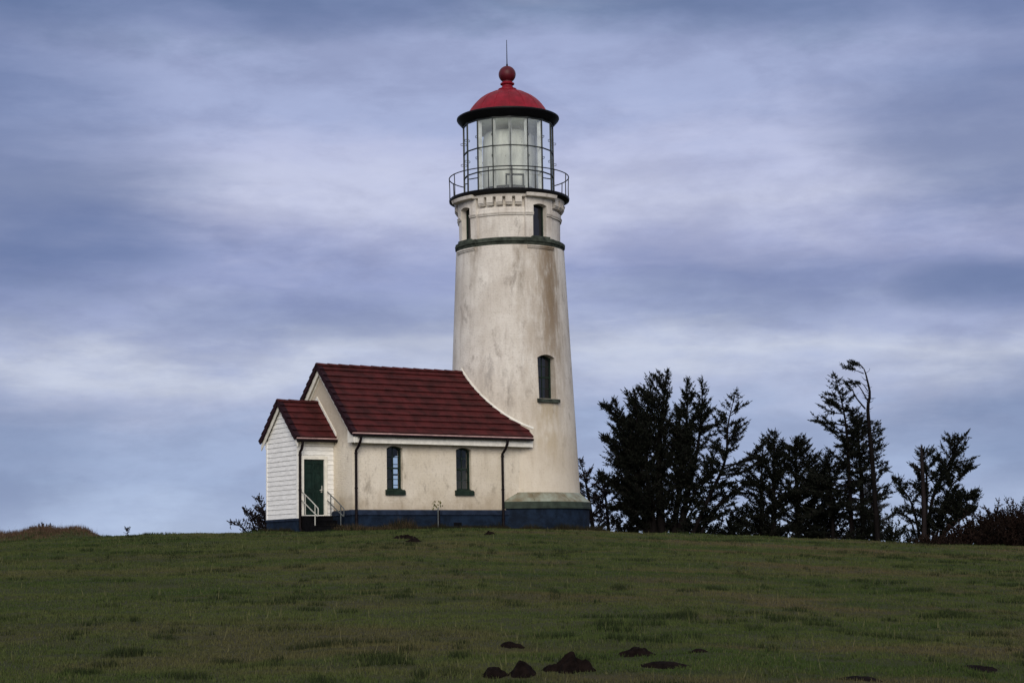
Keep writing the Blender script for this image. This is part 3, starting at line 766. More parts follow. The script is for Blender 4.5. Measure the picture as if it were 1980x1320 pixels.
# barge boards, soffit strips and returns on the gable
bb = MB()
for sgn in (1, -1):
    zt = lambda d, o: ZR - SL*d - o
    bb.hexa([H(8.53, sgn*DE, zt(DE, 0.36)), H(8.57, sgn*DE, zt(DE, 0.36)), H(8.57, 0, zt(0, 0.36)), H(8.53, 0, zt(0, 0.36)),
             H(8.53, sgn*DE, zt(DE, 0.115)), H(8.57, sgn*DE, zt(DE, 0.115)), H(8.57, 0, zt(0, 0.115)), H(8.53, 0, zt(0, 0.115))])
    bb.hexa([H(TG+0.003, sgn*DE, zt(DE, 0.16)), H(8.528, sgn*DE, zt(DE, 0.16)), H(8.528, 0, zt(0, 0.16)), H(TG+0.003, 0, zt(0, 0.16)),
             H(TG+0.003, sgn*DE, zt(DE, 0.115)), H(8.528, sgn*DE, zt(DE, 0.115)), H(8.528, 0, zt(0, 0.115)), H(TG+0.003, 0, zt(0, 0.115))])
    bb.hexa([H(TG+0.003, sgn*2.10, zt(2.1, 0.40)), H(TG+0.05, sgn*2.10, zt(2.1, 0.40)), H(TG+0.05, 0, zt(0, 0.40)), H(TG+0.003, 0, zt(0, 0.40)),
             H(TG+0.003, sgn*2.10, zt(2.1, 0.162)), H(TG+0.05, sgn*2.10, zt(2.1, 0.162)), H(TG+0.05, 0, zt(0, 0.162)), H(TG+0.003, 0, zt(0, 0.162))])
    # return at the foot of the rake
    a0, a1 = (DW-0.02)*sgn, (DE-0.02)*sgn
    bb.hexa([H(TG+0.004, a0, 3.07), H(8.585, a0, 3.07), H(8.585, a1, 3.07), H(TG+0.004, a1, 3.07), H(TG+0.004, a0, zt(DW-0.02, 0.16)), H(8.585, a0, zt(DW-0.02, 0.16)), H(8.585, a1, zt(DE-0.02, 0.12)), H(TG+0.004, a1, zt(DE-0.02, 0.12))])
bb.build('barge_board', M['trim'], HO)
# mortar flashing where the roof meets the tower
fl = MB()
for sgn in (1, -1):
    pts = []
    for s in np.linspace(0.0, 0.90, 26):
        d = DE*s; z = ZR-SL*d+0.075; R = Rshaft(z)+0.012
        if d < R: pts.append((H(math.sqrt(R*R-d*d), sgn*d, z)))
    for i in range(len(pts)-1):
        p, q = pts[i], pts[i+1]; ro = lambda w: np.array([w[0], w[1], 0])/np.hypot(w[0], w[1])
        fl.hexa([p-ro(p)*0.05, q-ro(q)*0.05, q+ro(q)*0.02, p+ro(p)*0.02, p-ro(p)*0.05+Z3*0.085, q-ro(q)*0.05+Z3*0.085, q+ro(q)*0.012+Z3*0.085, p+ro(p)*0.012+Z3*0.085])
fl.build('flashing', M['trim'], HO)

# ---- porch
PC, PHW, PT = -0.36, 1.20, 9.88          # centre offset, half width, gable plane
PZ0, PZE, PZR, PDE = 0.47, 3.30, 4.72, 1.42
PSL = (PZR-PZE)/PDE
DT0, DT1, DZ0, DZ1 = 8.80, 9.622, 0.58, 2.55        # door opening along the front side
pw = MB()
nb = 17; bh = 0.172
def board(mb, fn, u0, u1, z0, z1):      # one lapped clapboard; fn(u, z, out)
    mb.hexa([fn(u0, z0, 0.0), fn(u1, z0, 0.0), fn(u1, z0, 0.030), fn(u0, z0, 0.030), fn(u0, z1, 0.0), fn(u1, z1, 0.0), fn(u1, z1, 0.007), fn(u0, z1, 0.007)])
# front side (door side)
fs_ = lambda u, z, o: H(u, PC+PHW-0.03+o, z)
z = PZ0
while z < 3.30:
    z1 = min(z+bh, 3.34)
    if z1 <= DZ0+0.02: segs = [(TG+0.0, PT-0.05)]
    elif z < DZ1+0.14: segs = [(TG+0.0, DT0-0.02), (DT1+0.02, PT-0.05)]
    else: segs = [(TG+0.0, PT-0.05)]
    for a_, b_ in segs: board(pw, fs_, a_, b_, z, z1)
    z += bh
# back side
bs_ = lambda u, z, o: H(u, PC-PHW+0.03-o, z)
z = PZ0
while z < 3.30: board(pw, bs_, TG, PT-0.05, z, min(z+bh, 3.34)); z += bh
# gable side: boards shortened under the rakes
gs_ = lambda u, z, o: H(PT-0.03+o, PC+u, z)
z = PZ0
while z < PZR-0.42:
    z1 = z+bh
    lim = lambda q: min(PHW-0.05, max(0.02, (PZR-0.22-q)/PSL))
    w0, w1 = lim(z), lim(z1)
    pw.hexa([gs_(-w0, z, 0), gs_(w0, z, 0), gs_(w0, z, 0.03), gs_(-w0, z, 0.03), gs_(-w1, z1, 0), gs_(w1, z1, 0), gs_(w1, z1, 0.007), gs_(-w1, z1, 0.007)])
    z += bh
# sheathing behind the boards
wall_slab(pw, -PT+0.04, -TG+0.02, 0.3, 3.4, [[(-DT1, DZ0-0.001), (-DT0, DZ0-0.001), (-DT0, DZ1), (-DT1, DZ1)]], O0, TR, N3, PC+PHW-0.13, PC+PHW-0.032)
wall_slab(pw, -PT+0.04, -TG+0.02, 0.3, 3.4, [], O0, TR, N3, PC-PHW+0.032, PC-PHW+0.13)
pw.prism([H(PT-0.12, PC+d, z) for d, z in ((-PHW+0.033, 0.3), (PHW-0.033, 0.3), (PHW-0.033, 3.36), (0, PZR-0.2), (-PHW+0.033, 3.36))], A3*0.088)
pw.build('porch_wall', M['clap'], HO)
for sgn in (1, -1):
    ct = MB(); cx_ = PC+sgn*PHW
    ct.hexa([H(PT-0.06, cx_-sgn*0.06, 0.46), H(PT+0.012, cx_-sgn*0.06, 0.46), H(PT+0.012, cx_+sgn*0.012, 0.46), H(PT-0.06, cx_+sgn*0.012, 0.46),
             H(PT-0.06, cx_-sgn*0.06, 3.30), H(PT+0.012, cx_-sgn*0.06, 3.30), H(PT+0.012, cx_+sgn*0.012, 3.30), H(PT-0.06, cx_+sgn*0.012, 3.30)])
    ct.build('corner_board', M['clap'], HO)
pp = MB()
bar(pp, O0, TR, N3, -PT+0.0, -TG-0.05, -0.4, 0.44, PC+PHW-0.14, PC+PHW-0.01)
bar(pp, O0, TR, N3, -PT+0.0, -TG-0.05, -0.4, 0.44, PC-PHW+0.01, PC-PHW+0.14)
bar(pp, O0, N3, A3, PC-PHW+0.02, PC+PHW-0.02, -0.4, 0.438, PT-0.15, PT-0.008)
pp.build('porch_plinth', M['navy'], HO)
pbd = MB()
bar(pbd, O0, N3, A3, PC-PHW-0.02, PC+PHW+0.02, 0.385, 0.462, PT-0.12, PT+0.03)
bar(pbd, O0, TR, N3, -PT+0.12, -DT1-0.1, 0.387, 0.464, PC+PHW-0.1, PC+PHW+0.022)
pbd.build('water_table', M['navy_band'], HO)
PRF = tiled_roof(HO, PDE, PZR, PZE, PT+0.15, lambda d, z: TG-0.05, 0.33, 'porch_roof', PC)
pb2 = MB()
for sgn in (1, -1):
    zt = lambda d, o: PZR - PSL*d - o; t0, t1 = PT+0.07, PT+0.11
    pb2.hexa([H(t0, PC+sgn*PDE, zt(PDE, 0.31)), H(t1, PC+sgn*PDE, zt(PDE, 0.31)), H(t1, PC, zt(0, 0.31)), H(t0, PC, zt(0, 0.31)),
              H(t0, PC+sgn*PDE, zt(PDE, 0.115)), H(t1, PC+sgn*PDE, zt(PDE, 0.115)), H(t1, PC, zt(0, 0.115)), H(t0, PC, zt(0, 0.115))])
    pb2.hexa([H(PT, PC+sgn*PDE, zt(PDE, 0.16)), H(t0-0.002, PC+sgn*PDE, zt(PDE, 0.16)), H(t0-0.002, PC, zt(0, 0.16)), H(PT, PC, zt(0, 0.16)),
              H(PT, PC+sgn*PDE, zt(PDE, 0.117)), H(t0-0.002, PC+sgn*PDE, zt(PDE, 0.117)), H(t0-0.002, PC, zt(0, 0.117)), H(PT, PC, zt(0, 0.117))])
    nn = N3*sgn
    bar(pb2, nn*PC*sgn, TR, nn, -PT-0.02, -TG-0.004, 3.03, 3.20, PHW+0.005, PHW+0.05)
    bar(pb2, nn*PC*sgn, TR, nn, -PT-0.02, -TG-0.004, 3.202, 3.222, PHW+0.0, PDE-0.02)
    # flashing against the brick gable
    pb2.hexa([H(TG+0.003, PC+sgn*PDE, zt(PDE, -0.07)), H(TG+0.03, PC+sgn*PDE, zt(PDE, -0.07)), H(TG+0.03, PC, zt(0, -0.07)), H(TG+0.003, PC, zt(0, -0.07)),
              H(TG+0.003, PC+sgn*PDE, zt(PDE, -0.20)), H(TG+0.03, PC+sgn*PDE, zt(PDE, -0.20)), H(TG+0.03, PC, zt(0, -0.20)), H(TG+0.003, PC, zt(0, -0.20))])
pb2.build('barge_board', M['trim'], HO)
pde = MB(); bar(pde, N3*PC, TR, N3, -PT-0.13, -TG-0.01, 3.262, 3.306, PDE-0.01, PDE+0.012); pde.build('drip_edge', M['drip'], HO)
pg = MB(); pg.prism([N3*(PC+d)+Z3*z+A3*(TG+0.012) for d, z in ((PDE-0.005, 3.258), (PDE-0.005, 3.19), (PDE+0.02, 3.152), (PDE+0.07, 3.145), (PDE+0.11, 3.175), (PDE+0.118, 3.252), (PDE+0.10, 3.254), (PDE+0.095, 3.185), (PDE+0.06, 3.165), (PDE+0.02, 3.18), (PDE+0.012, 3.256))], A3*(PT+0.13-TG))
pg.build('gutter', M['pipe'], HO)
downspout(HO, 9.80, PC+PDE+0.05, PC+PHW+0.07, 3.18, 2.80, 0.12)
# door and casing
dc = MB(); org = H(0, PC+PHW, 0); fo = 0.115
o_ = [(-DT1-fo, DZ0-0.03), (-DT0+fo, DZ0-0.03), (-DT0+fo, DZ1+fo), (-DT1-fo, DZ1+fo)]; i_ = [(-DT1, DZ0-0.028), (-DT0, DZ0-0.028), (-DT0, DZ1), (-DT1, DZ1)]
ring_prism(dc, o_, i_, org, TR, N3, -0.09, 0.03)
dc.build('door_casing', M['trim'], HO)
dr = MB(); bar(dr, org, TR, N3, -DT1+0.004, -DT0-0.004, DZ0, DZ1-0.004, -0.085, -0.04)
wd_ = DT1-DT0; cols = [(-DT1+0.10, -DT1+wd_/2-0.045), (-DT1+wd_/2+0.045, -DT0-0.10)]
for (z0, z1) in ((DZ0+0.18, DZ0+0.80), (DZ0+0.92, DZ0+1.52), (DZ0+1.62, DZ0+1.84)):
    for (u0, u1) in cols:
        ring_prism(dr, [(u0, z0), (u1, z0), (u1, z1), (u0, z1)], [(u0+0.03, z0+0.03), (u1-0.03, z0+0.03), (u1-0.03, z1-0.03), (u0+0.03, z1-0.03)], org, TR, N3, -0.041, -0.022)
        bar(dr, org, TR, N3, u0+0.06, u1-0.06, z0+0.06, z1-0.06, -0.041, -0.03)
DOOR = dr.build('door', M['door'], HO)
hk = MB(); u = -DT0-0.085; hk.tube([org+TR*u+Z3*1.46-N3*0.04, org+TR*u+Z3*1.46+N3*0.015, org+TR*(u-0.10)+Z3*1.455+N3*0.02], 0.016, 8)
bar(hk, org, TR, N3, u-0.03, u+0.03, 1.38, 1.62, -0.04, -0.034); hk.build('door_handle', M['steel'], DOOR, 40)

# ---- steps and handrails in front of the door
st = empty('entry_steps', tuple(H(9.21, 1.3, 0)), 'concrete entry steps, shade put into their near-black colour, below the green porch door', 'steps')
sm = MB()
for k, (d1, ztop) in enumerate(((1.30, 0.535), (1.62, 0.36), (1.95, 0.185))):
    sm.prism([H(8.70, d, z) for d, z in ((PC+PHW+0.024-(0.0), -0.3+0.01*k), (d1, -0.3+0.01*k), (d1, ztop-0.03), (d1+0.02, ztop-0.025), (d1+0.02, ztop), (PC+PHW+0.024, ztop))] if k == 0 else
             [H(8.70, d, z) for d, z in ((d1-0.33, -0.3), (d1, -0.3), (d1, ztop-0.03), (d1+0.02, ztop-0.025), (d1+0.02, ztop), (d1-0.33, ztop))], A3*1.04)
sm.build('treads', M['concrete'], st)
def handrail(t, mat, label, cat='handrail'):
    root = empty('handrail', tuple(H(t, 1.5, 0)), label, cat, 'handrails at the porch steps')
    top = MB().tube([H(t, 0.90, 1.40), H(t, 1.55, 1.07), H(t, 2.06, 0.79), H(t, 2.10, 0.755), H(t, 2.105, 0.70), H(t, 2.085, 0.50), H(t, 2.04, 0.505), H(t, 1.5, 0.775), H(t, 0.90, 1.09)], 0.020, 8)
    top.build('rail', mat, root, 40)
    for d, z in ((1.145, 1.27), (1.87, 0.885)):
        MB().tube([H(t, d, -0.12), H(t, d, z)], 0.019, 8).build('post', mat, root, 40)
    return root
handrail(9.72, M['steel'], 'pale galvanised handrail on the downspout side of the porch steps')
handrail(8.70, M['steel_dark'], 'dull dark handrail on the steps nearer the brick wall')

# ---- standpipe by the wall
sp_ = empty('standpipe', tuple(H(5.15, DW+0.45, 0)), 'thin grey standpipe between the two house windows with weedy top', 'standpipe')
MB().tube([H(5.15, DW+0.45, -0.1), H(5.15, DW+0.45, 0.78)], 0.022, 8).build('pipe', M['steel_dark'], sp_, 40)
MB().tube([H(5.10, DW+0.44, -0.1), H(5.10, DW+0.44, 0.70)], 0.035, 8).build('stake', M['black'], sp_, 40)
lf = []
for k in range(26):
    side = random.choice((-1, 1)); p = H(5.15+side*random.uniform(0.03, 0.20), DW+0.45+random.uniform(-0.07, 0.07), random.uniform(0.78, 1.10)); lf.append(p)
V = []; F = []
for p in lf:
    d = RNG.normal(size=3); d /= np.linalg.norm(d); w = np.cross(d, RNG.normal(size=3)); w /= np.linalg.norm(w); o = len(V)
    V += [p, p+d*0.05+w*0.03, p+d*0.11, p+d*0.05-w*0.03]; F += [(o, o+1, o+2), (o, o+2, o+3)]
link('weed_leaves', tri_mesh(np.array(V), np.array(F), RNG.random(len(V)), 'weed_leaves'), M['weedleaf'], sp_)

# ------------------------------------------------------------------ trees
class Fol:
    """collects needle sprays (kites) and thin wood"""
    def __init__(s): s.P = []; s.D = []; s.L = []; s.W = []; s.T = []; s.wood = MB()
    def spray(s, p, d, l, w, t): s.P.append(p); s.D.append(d); s.L.append(l); s.W.append(w); s.T.append(t)
    def mesh(s):
        P, D, L, Wd, T = (np.array(q) for q in (s.P, s.D, s.L, s.W, s.T))
        D = D/np.linalg.norm(D, axis=1)[:, None]; q = RNG.normal(size=D.shape); X = np.cross(D, q); X /= np.linalg.norm(X, axis=1)[:, None]
        Q = np.cross(D, X)
        n = len(P); V = np.empty((n, 4, 3)); m = P + D*(L*0.45)[:, None] + Q*(Wd*0.3)[:, None]
        V[:, 0] = P; V[:, 1] = m + X*Wd[:, None]; V[:, 2] = P + D*L[:, None]; V[:, 3] = m - X*Wd[:, None]
        i = np.arange(n)*4; F = np.concatenate([np.stack([i, i+1, i+2], 1), np.stack([i, i+2, i+3], 1)])
        return tri_mesh(V.reshape(-1, 3), F, np.repeat(T, 4), 'crown')
def unit(v): return v/(np.linalg.norm(v)+1e-9)
def interp(pts, u):
    x = u*(len(pts)-1); i = min(int(x), len(pts)-2); f = x-i
    return pts[i]*(1-f)+pts[i+1]*f
def smooth_line(pts, n=14):
    pts = [np.asarray(p, float) for p in pts]; ext = [2*pts[0]-pts[1]]+pts+[2*pts[-1]-pts[-2]]; out = []
    for i in range(n):
        x = i/(n-1)*(len(pts)-1); k = min(int(x), len(pts)-2); f = x-k; p0, p1, p2, p3 = ext[k:k+4]
        out.append(0.5*((2*p1)+(-p0+p2)*f+(2*p0-5*p1+4*p2-p3)*f*f+(-p0+3*p1-3*p2+p3)*f**3))
    return out

def add_branch(F, p0, d0, length, rise, dens, rad, sprayl, curl=0.0, sub=True):
    """one bough: curved wood with forking side boughs, needles like a bottle-brush along all of it"""
    n = 7; pts = [p0]; d = unit(d0)
    for k in range(n):
        d = unit(d + Z3*rise/n + RNG.normal(size=3)*0.10 + np.array([curl, 0, 0])/n); pts.append(pts[-1]+d*length/n)
    F.wood.tube(pts, [max(0.006, rad*(1-k/n*0.85)) for k in range(n+1)], 4, cap=False)
    if sub and length > 0.7:
        m = 2+int(length*2.4)
        for k in range(m):
            u = 0.22+0.66*(k+random.random())/m; ax = unit(interp(pts, min(1, u+0.05))-interp(pts, max(0, u-0.05)))
            side = unit(np.cross(ax, Z3)+1e-6)*(1 if k % 2 else -1)
            add_branch(F, interp(pts, u), ax*0.9+side*0.55+RNG.normal(size=3)*0.18+Z3*0.10, (1-u*0.8)*length*random.uniform(0.22, 0.5), rise*0.5, dens, rad*0.45, sprayl, curl*0.4, False)
    step = 0.085/dens; m = max(3, int(length*(0.80 if sub else 1.0)/step))
    for k in range(m):
        u = (0.22 if sub else 0.06)+(0.78 if sub else 0.94)*(k+random.random()*0.6)/m
        u = min(u, 1.0); p = interp(pts, u); ax = unit(interp(pts, min(1, u+0.05))-interp(pts, max(0, u-0.05)))
        for r in range(7):
            q = unit(RNG.normal(size=3)); l = sprayl*random.uniform(0.5, 1.2)*(1.0-0.35*u)
            F.spray(p, ax*0.75+q*0.8, l, random.uniform(0.013, 0.030), random.random()*0.75+0.25*(u > 0.8)*random.random())
    F.spray(pts[-1], d, sprayl*1.2, 0.03, 0.6)

def leader(F, pts, r0, start, bl, bspace, rise=0.5, elev=0.35, wind=0.0, dens=1.0, sprayl=0.2, shape=0.75, gap=0.0, curl=0.0):
    """bl = (toward -X, toward +X, depth) longest bough of each side"""
    ln = smooth_line(pts, 16); tot = sum(np.linalg.norm(ln[i+1]-ln[i]) for i in range(15))
    F.wood.tube(ln, [max(0.012, r0*(1-0.93*i/15)) for i in range(16)], 8)
    h = start*tot
    while h < tot*0.985:
        u = h/tot; p = interp(ln, u); rel = (u-start)/(1-start+1e-6)
        for k in range(2):
            if random.random() < gap: continue
            az = random.uniform(0, 2*math.pi); dx, dy = math.cos(az), math.sin(az)
            ml = bl[0]*dx*dx if dx < 0 else bl[1]*dx*dx
            ml += bl[2]*dy*dy
            env = (1-rel)**shape*(0.35+0.65*min(1.0, rel/0.12+0.45))
            L = max(0.2, 1.7*ml*env*random.uniform(0.55, 1.1))
            d0 = np.array([dx+wind, dy, elev*0.8+0.55*rel+random.uniform(-0.2, 0.16)])
            add_branch(F, p, d0, L, rise*random.uniform(0.5, 1.3), dens, 0.012+0.014*L, sprayl, curl)
        h += 0.72*bspace*random.uniform(0.65, 1.35)
    for r in range(10): F.spray(ln[-1]-Z3*0.03*r, np.array([0, 0, 1.0])+RNG.normal(size=3)*0.5, sprayl*0.9, 0.02, 0.5)

def tree(name, label, cat, group, Y, leaders, mat='needles', bark='bark', extra=None):
    F = Fol(); base = None
    for L in leaders:
        kw = dict(L); px = kw.pop('px'); pts = []
        n = len(px); j = kw.pop('yj', 0.4)
        off = random.uniform(-j, j)
        for i, (a_, b_) in enumerate(px): pts.append(at(a_, b_, Y+off*i/max(1, n-1)*2))
        gz_ = float(ground_h(pts[0][0], pts[0][1])); pts[0] = np.array([pts[0][0], pts[0][1], min(pts[0][2], gz_)-0.15])
        if base is None: base = pts[0].copy()
        leader(F, pts, **kw)
    if extra: extra(F)
    root = empty(name, (base[0], base[1], base[2]+0.15), label, cat, group)
    F.wood.build('trunk', M[bark], root, 60)
    link('crown', F.mesh(), M[mat], root)
    return root
G = 'spruces on the right of the lighthouse'
tree('spruce_tree', 'broadest dark spruce with many upswept tops, right of the lighthouse', 'tree', G, 25, [
    dict(px=[(1280, 1030), (1274, 900), (1280, 800), (1291, 716)], r0=0.24, start=0.04, bl=(2.6, 1.1, 1.9), dens=0.8, bspace=0.19, elev=0.45, rise=0.5, wind=-0.1),
    dict(px=[(1268, 1030), (1250, 900), (1250, 810), (1263, 724)], r0=0.18, start=0.06, bl=(2.3, 0.7, 1.5), dens=0.8, bspace=0.21, elev=0.45, rise=0.45, wind=-0.15),
    dict(px=[(1258, 1030), (1232, 930), (1205, 850), (1185, 768)], r0=0.11, start=0.10, bl=(1.2, 0.9, 1.1), bspace=0.2, elev=0.4, rise=0.5, wind=-0.25),
    dict(px=[(1262, 1030), (1240, 900), (1232, 820), (1228, 756)], r0=0.11, start=0.2, bl=(1.3, 0.7, 1.0), bspace=0.2, elev=0.4, rise=0.5, wind=-0.2),
    dict(px=[(1268, 1005), (1228, 920), (1192, 870), (1164, 846)], r0=0.08, start=0.25, bl=(0.55, 0.5, 0.6), bspace=0.17, elev=0.35, rise=0.4, wind=-0.3, shape=0.45),
    dict(px=[(1266, 1012), (1222, 960), (1188, 935), (1160, 915)], r0=0.08, start=0.25, bl=(0.55, 0.5, 0.6), bspace=0.17, elev=0.3, rise=0.4, wind=-0.3, shape=0.45),
    dict(px=[(1266, 1022), (1230, 1000), (1198, 985), (1180, 985)], r0=0.07, start=0.2, bl=(0.5, 0.5, 0.6), bspace=0.17, elev=0.25, rise=0.4, wind=-0.2, shape=0.45),
    dict(px=[(1272, 960), (1238, 865), (1198, 812), (1163, 784)], r0=0.09, start=0.25, bl=(0.6, 0.55, 0.6), bspace=0.17, elev=0.35, rise=0.4, wind=-0.3, shape=0.4),
    dict(px=[(1300, 1015), (1345, 950), (1375, 900), (1388, 850)], r0=0.08, start=0.25, bl=(0.5, 0.6, 0.6), bspace=0.19, elev=0.3, rise=0.4, wind=0.15, shape=0.5),
    dict(px=[(1300, 1022), (1340, 985), (1372, 970), (1400, 955)], r0=0.07, start=0.2, bl=(0.5, 0.6, 0.6), bspace=0.2, elev=0.25, rise=0.4, wind=0.15, shape=0.5),
    dict(px=[(1298, 1020), (1312, 940), (1318, 860), (1312, 790)], r0=0.08, start=0.2, bl=(0.9, 0.9, 1.0), bspace=0.2, elev=0.3, rise=0.4, shape=0.5),
    dict(px=[(1298, 1030), (1318, 910), (1328, 810), (1328, 730)], r0=0.16, start=0.18, bl=(1.0, 1.1, 1.5), bspace=0.2, elev=0.4, rise=0.4),
    dict(px=[(1304, 1030), (1338, 920), (1355, 820), (1358, 728)], r0=0.16, start=0.2, bl=(0.9, 1.25, 1.4), bspace=0.21, elev=0.3, rise=0.35, gap=0.1)])
tree('spruce_tree', 'slender open spruce leaning out from the right foot of the broadest spruce', 'tree', G, 24, [
    dict(px=[(1325, 1030), (1372, 960), (1402, 890), (1408, 820), (1424, 752)], r0=0.13, start=0.28, bl=(1.3, 2.0, 1.3), bspace=0.22, elev=0.02, rise=0.35, gap=0.15),
    dict(px=[(1345, 1030), (1375, 990), (1420, 950), (1450, 925)], r0=0.09, start=0.25, bl=(0.9, 0.9, 1.0), bspace=0.2, elev=0.1, rise=0.3, gap=0.1),
    dict(px=[(1330, 1034), (1350, 1015), (1390, 1000), (1430, 985)], r0=0.07, start=0.15, bl=(0.8, 0.8, 0.9), bspace=0.2, elev=0.1, rise=0.3, gap=0.1)])
tree('spruce_tree', 'low ragged spruce half hidden behind the right edge of the lighthouse base', 'tree', G, 30, [
    dict(px=[(1150, 1026), (1138, 960), (1122, 888)], r0=0.14, start=0.1, bl=(1.2, 1.3, 1.2), bspace=0.22, elev=0.25, rise=0.4, gap=0.2),
    dict(px=[(1178, 1026), (1172, 970), (1160, 915)], r0=0.12, start=0.06, bl=(1.2, 1.4, 1.2), bspace=0.22, elev=0.2, rise=0.35, gap=0.15)], mat='purple_bush')
tree('spruce_tree', 'bushy pointed spruce with a thin spike top, left of the tallest pair', 'tree', G, 27, [
    dict(px=[(1494, 1030), (1496, 930), (1497, 834)], r0=0.18, start=0.05, bl=(1.9, 1.5, 1.6), bspace=0.16, elev=0.25, rise=0.35, shape=0.7),
    dict(px=[(1470, 1030), (1472, 940), (1476, 850)], r0=0.12, start=0.08, bl=(1.5, 1.1, 1.2), bspace=0.2, elev=0.3, rise=0.4)])
tree('spruce_tree', 'round-topped bushy spruce between the spike-topped one and the tallest', 'tree', G, 28, [
    dict(px=[(1542, 1030), (1540, 930), (1538, 846)], r0=0.17, start=0.05, bl=(1.5, 1.7, 1.6), bspace=0.16, elev=0.25, rise=0.35, shape=0.6),
    dict(px=[(1575, 1030), (1573, 950), (1568, 880)], r0=0.12, start=0.05, bl=(1.3, 1.4, 1.3), bspace=0.2, elev=0.25, rise=0.35)])
tree('spruce_tree', 'tall pointed spruce, branches swept left, next to a bare wind-bent tree', 'tree', G, 25, [
    dict(px=[(1647, 1032), (1642, 920), (1634, 810), (1614, 724)], r0=0.14, start=0.14, bl=(2.3, 1.3, 1.5), bspace=0.185, elev=-0.10, rise=0.22, dens=1.05, shape=0.78, gap=0.12),
    dict(px=[(1610, 1032), (1607, 940), (1600, 880)], r0=0.12, start=0.06, bl=(1.3, 1.3, 1.3), bspace=0.2, elev=0.2, rise=0.3)])
tree('spruce_tree', 'narrower spruce tucked between the tall pointed spruce and the bent tree', 'tree', G, 27.5, [
    dict(px=[(1668, 1032), (1665, 920), (1660, 850), (1662, 800)], r0=0.15, start=0.12, bl=(1.2, 1.4, 1.2), bspace=0.2, elev=0.2, rise=0.3, gap=0.12, shape=0.6),
    dict(px=[(1690, 1032), (1690, 930), (1688, 850)], r0=0.09, start=0.45, bl=(0.5, 0.75, 0.6), bspace=0.25, elev=0.1, rise=0.5, gap=0.2)])
def flagtree(F):
    Y = 24
    def bough(px, r, fol=True, L=0.5, frm=0.4):
        pts = smooth_line([at(a_, b_, Y+random.uniform(-0.15, 0.15)) for a_, b_ in px], 8)
        F.wood.tube(pts, [max(0.01, r*(1-0.75*i/7)) for i in range(8)], 5)
        if fol:
            for k in range(9):
                u = frm+(1-frm)*k/8; p = interp(pts, u)
                add_branch(F, p, np.array([-0.9, RNG.normal()*0.5, 0.25+RNG.normal()*0.3]), L*random.uniform(0.5, 1.1), 0.3, 1.4, 0.012, 0.16)
    bough([(1678, 775), (1660, 745), (1645, 738)], 0.04, True, 0.35, 0.5)
    bough([(1670, 722), (1655, 716), (1637, 712)], 0.03, True, 0.5)
    bough([(1668, 712), (1660, 704), (1648, 706)], 0.02, True, 0.45, 0.3)
    bough([(1678, 756), (1668, 742), (1660, 741)], 0.03, True, 0.25, 0.6)
    bough([(1673, 790), (1655, 768), (1648, 752), (1640, 742)], 0.05, True, 0.3, 0.6)
    bough([(1676, 806), (1655, 795), (1640, 796)], 0.03, True, 0.35, 0.6)
    bough([(1672, 722), (1680, 717), (1682, 712)], 0.015, False)
    bough([(1678, 796), (1684, 795)], 0.02, False)
    bough([(1693, 945), (1680, 938), (1672, 936)], 0.02, False)
    bough([(1696, 940), (1700, 936)], 0.02, False)
    tl = smooth_line([at(a_, b_, Y) for a_, b_ in ((1697, 1010), (1690, 937), (1681, 830), (1678, 788), (1682, 762), (1677, 735))], 14)
    for k in range(16):
        p = interp(tl, random.uniform(0.12, 1.0)); d = unit(np.array([random.choice((-1, 1))*0.9, RNG.normal()*0.7, random.uniform(-0.2, 0.6)])); l = random.uniform(0.25, 0.8)
        F.wood.tube([p, p+d*0.4*l, p+d*0.8*l+np.array([0, 0, 0.15*l])], [0.03, 0.016, 0.005], 5)
    for (x0, y0, x1, y1, L) in ((1690, 850, 1702, 838, 0.45), (1688, 835, 1700, 832, 0.4), (1692, 872, 1700, 862, 0.35), (1694, 912, 1716, 906, 0.5), (1690, 825, 1694, 822, 0.3)):
        p, q = at(x0, y0, Y), at(x1, y1, Y)
        for k in range(5): add_branch(F, p+(q-p)*k/6, unit(q-p)+RNG.normal(size=3)*0.25, L*random.uniform(0.7, 1.1), 0.2, 1.6, 0.014, 0.16)
tree('bent_tree', 'almost bare wind-bent tree with a tuft flagged left at its top', 'tree', G, 24, [
    dict(px=[(1697, 1034), (1690, 937), (1681, 830), (1678, 788), (1682, 762), (1677, 735), (1671, 714), (1662, 703)], r0=0.145, start=0.97, bl=(0.3, 0.1, 0.2), bspace=0.3, yj=0.05)], extra=flagtree)
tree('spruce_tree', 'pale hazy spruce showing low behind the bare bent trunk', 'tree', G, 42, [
    dict(px=[(1690, 1030), (1686, 980), (1680, 925)], r0=0.12, start=0.1, bl=(1.5, 1.2, 1.2), bspace=0.2, elev=0.3, rise=0.4)], mat='needles_far')
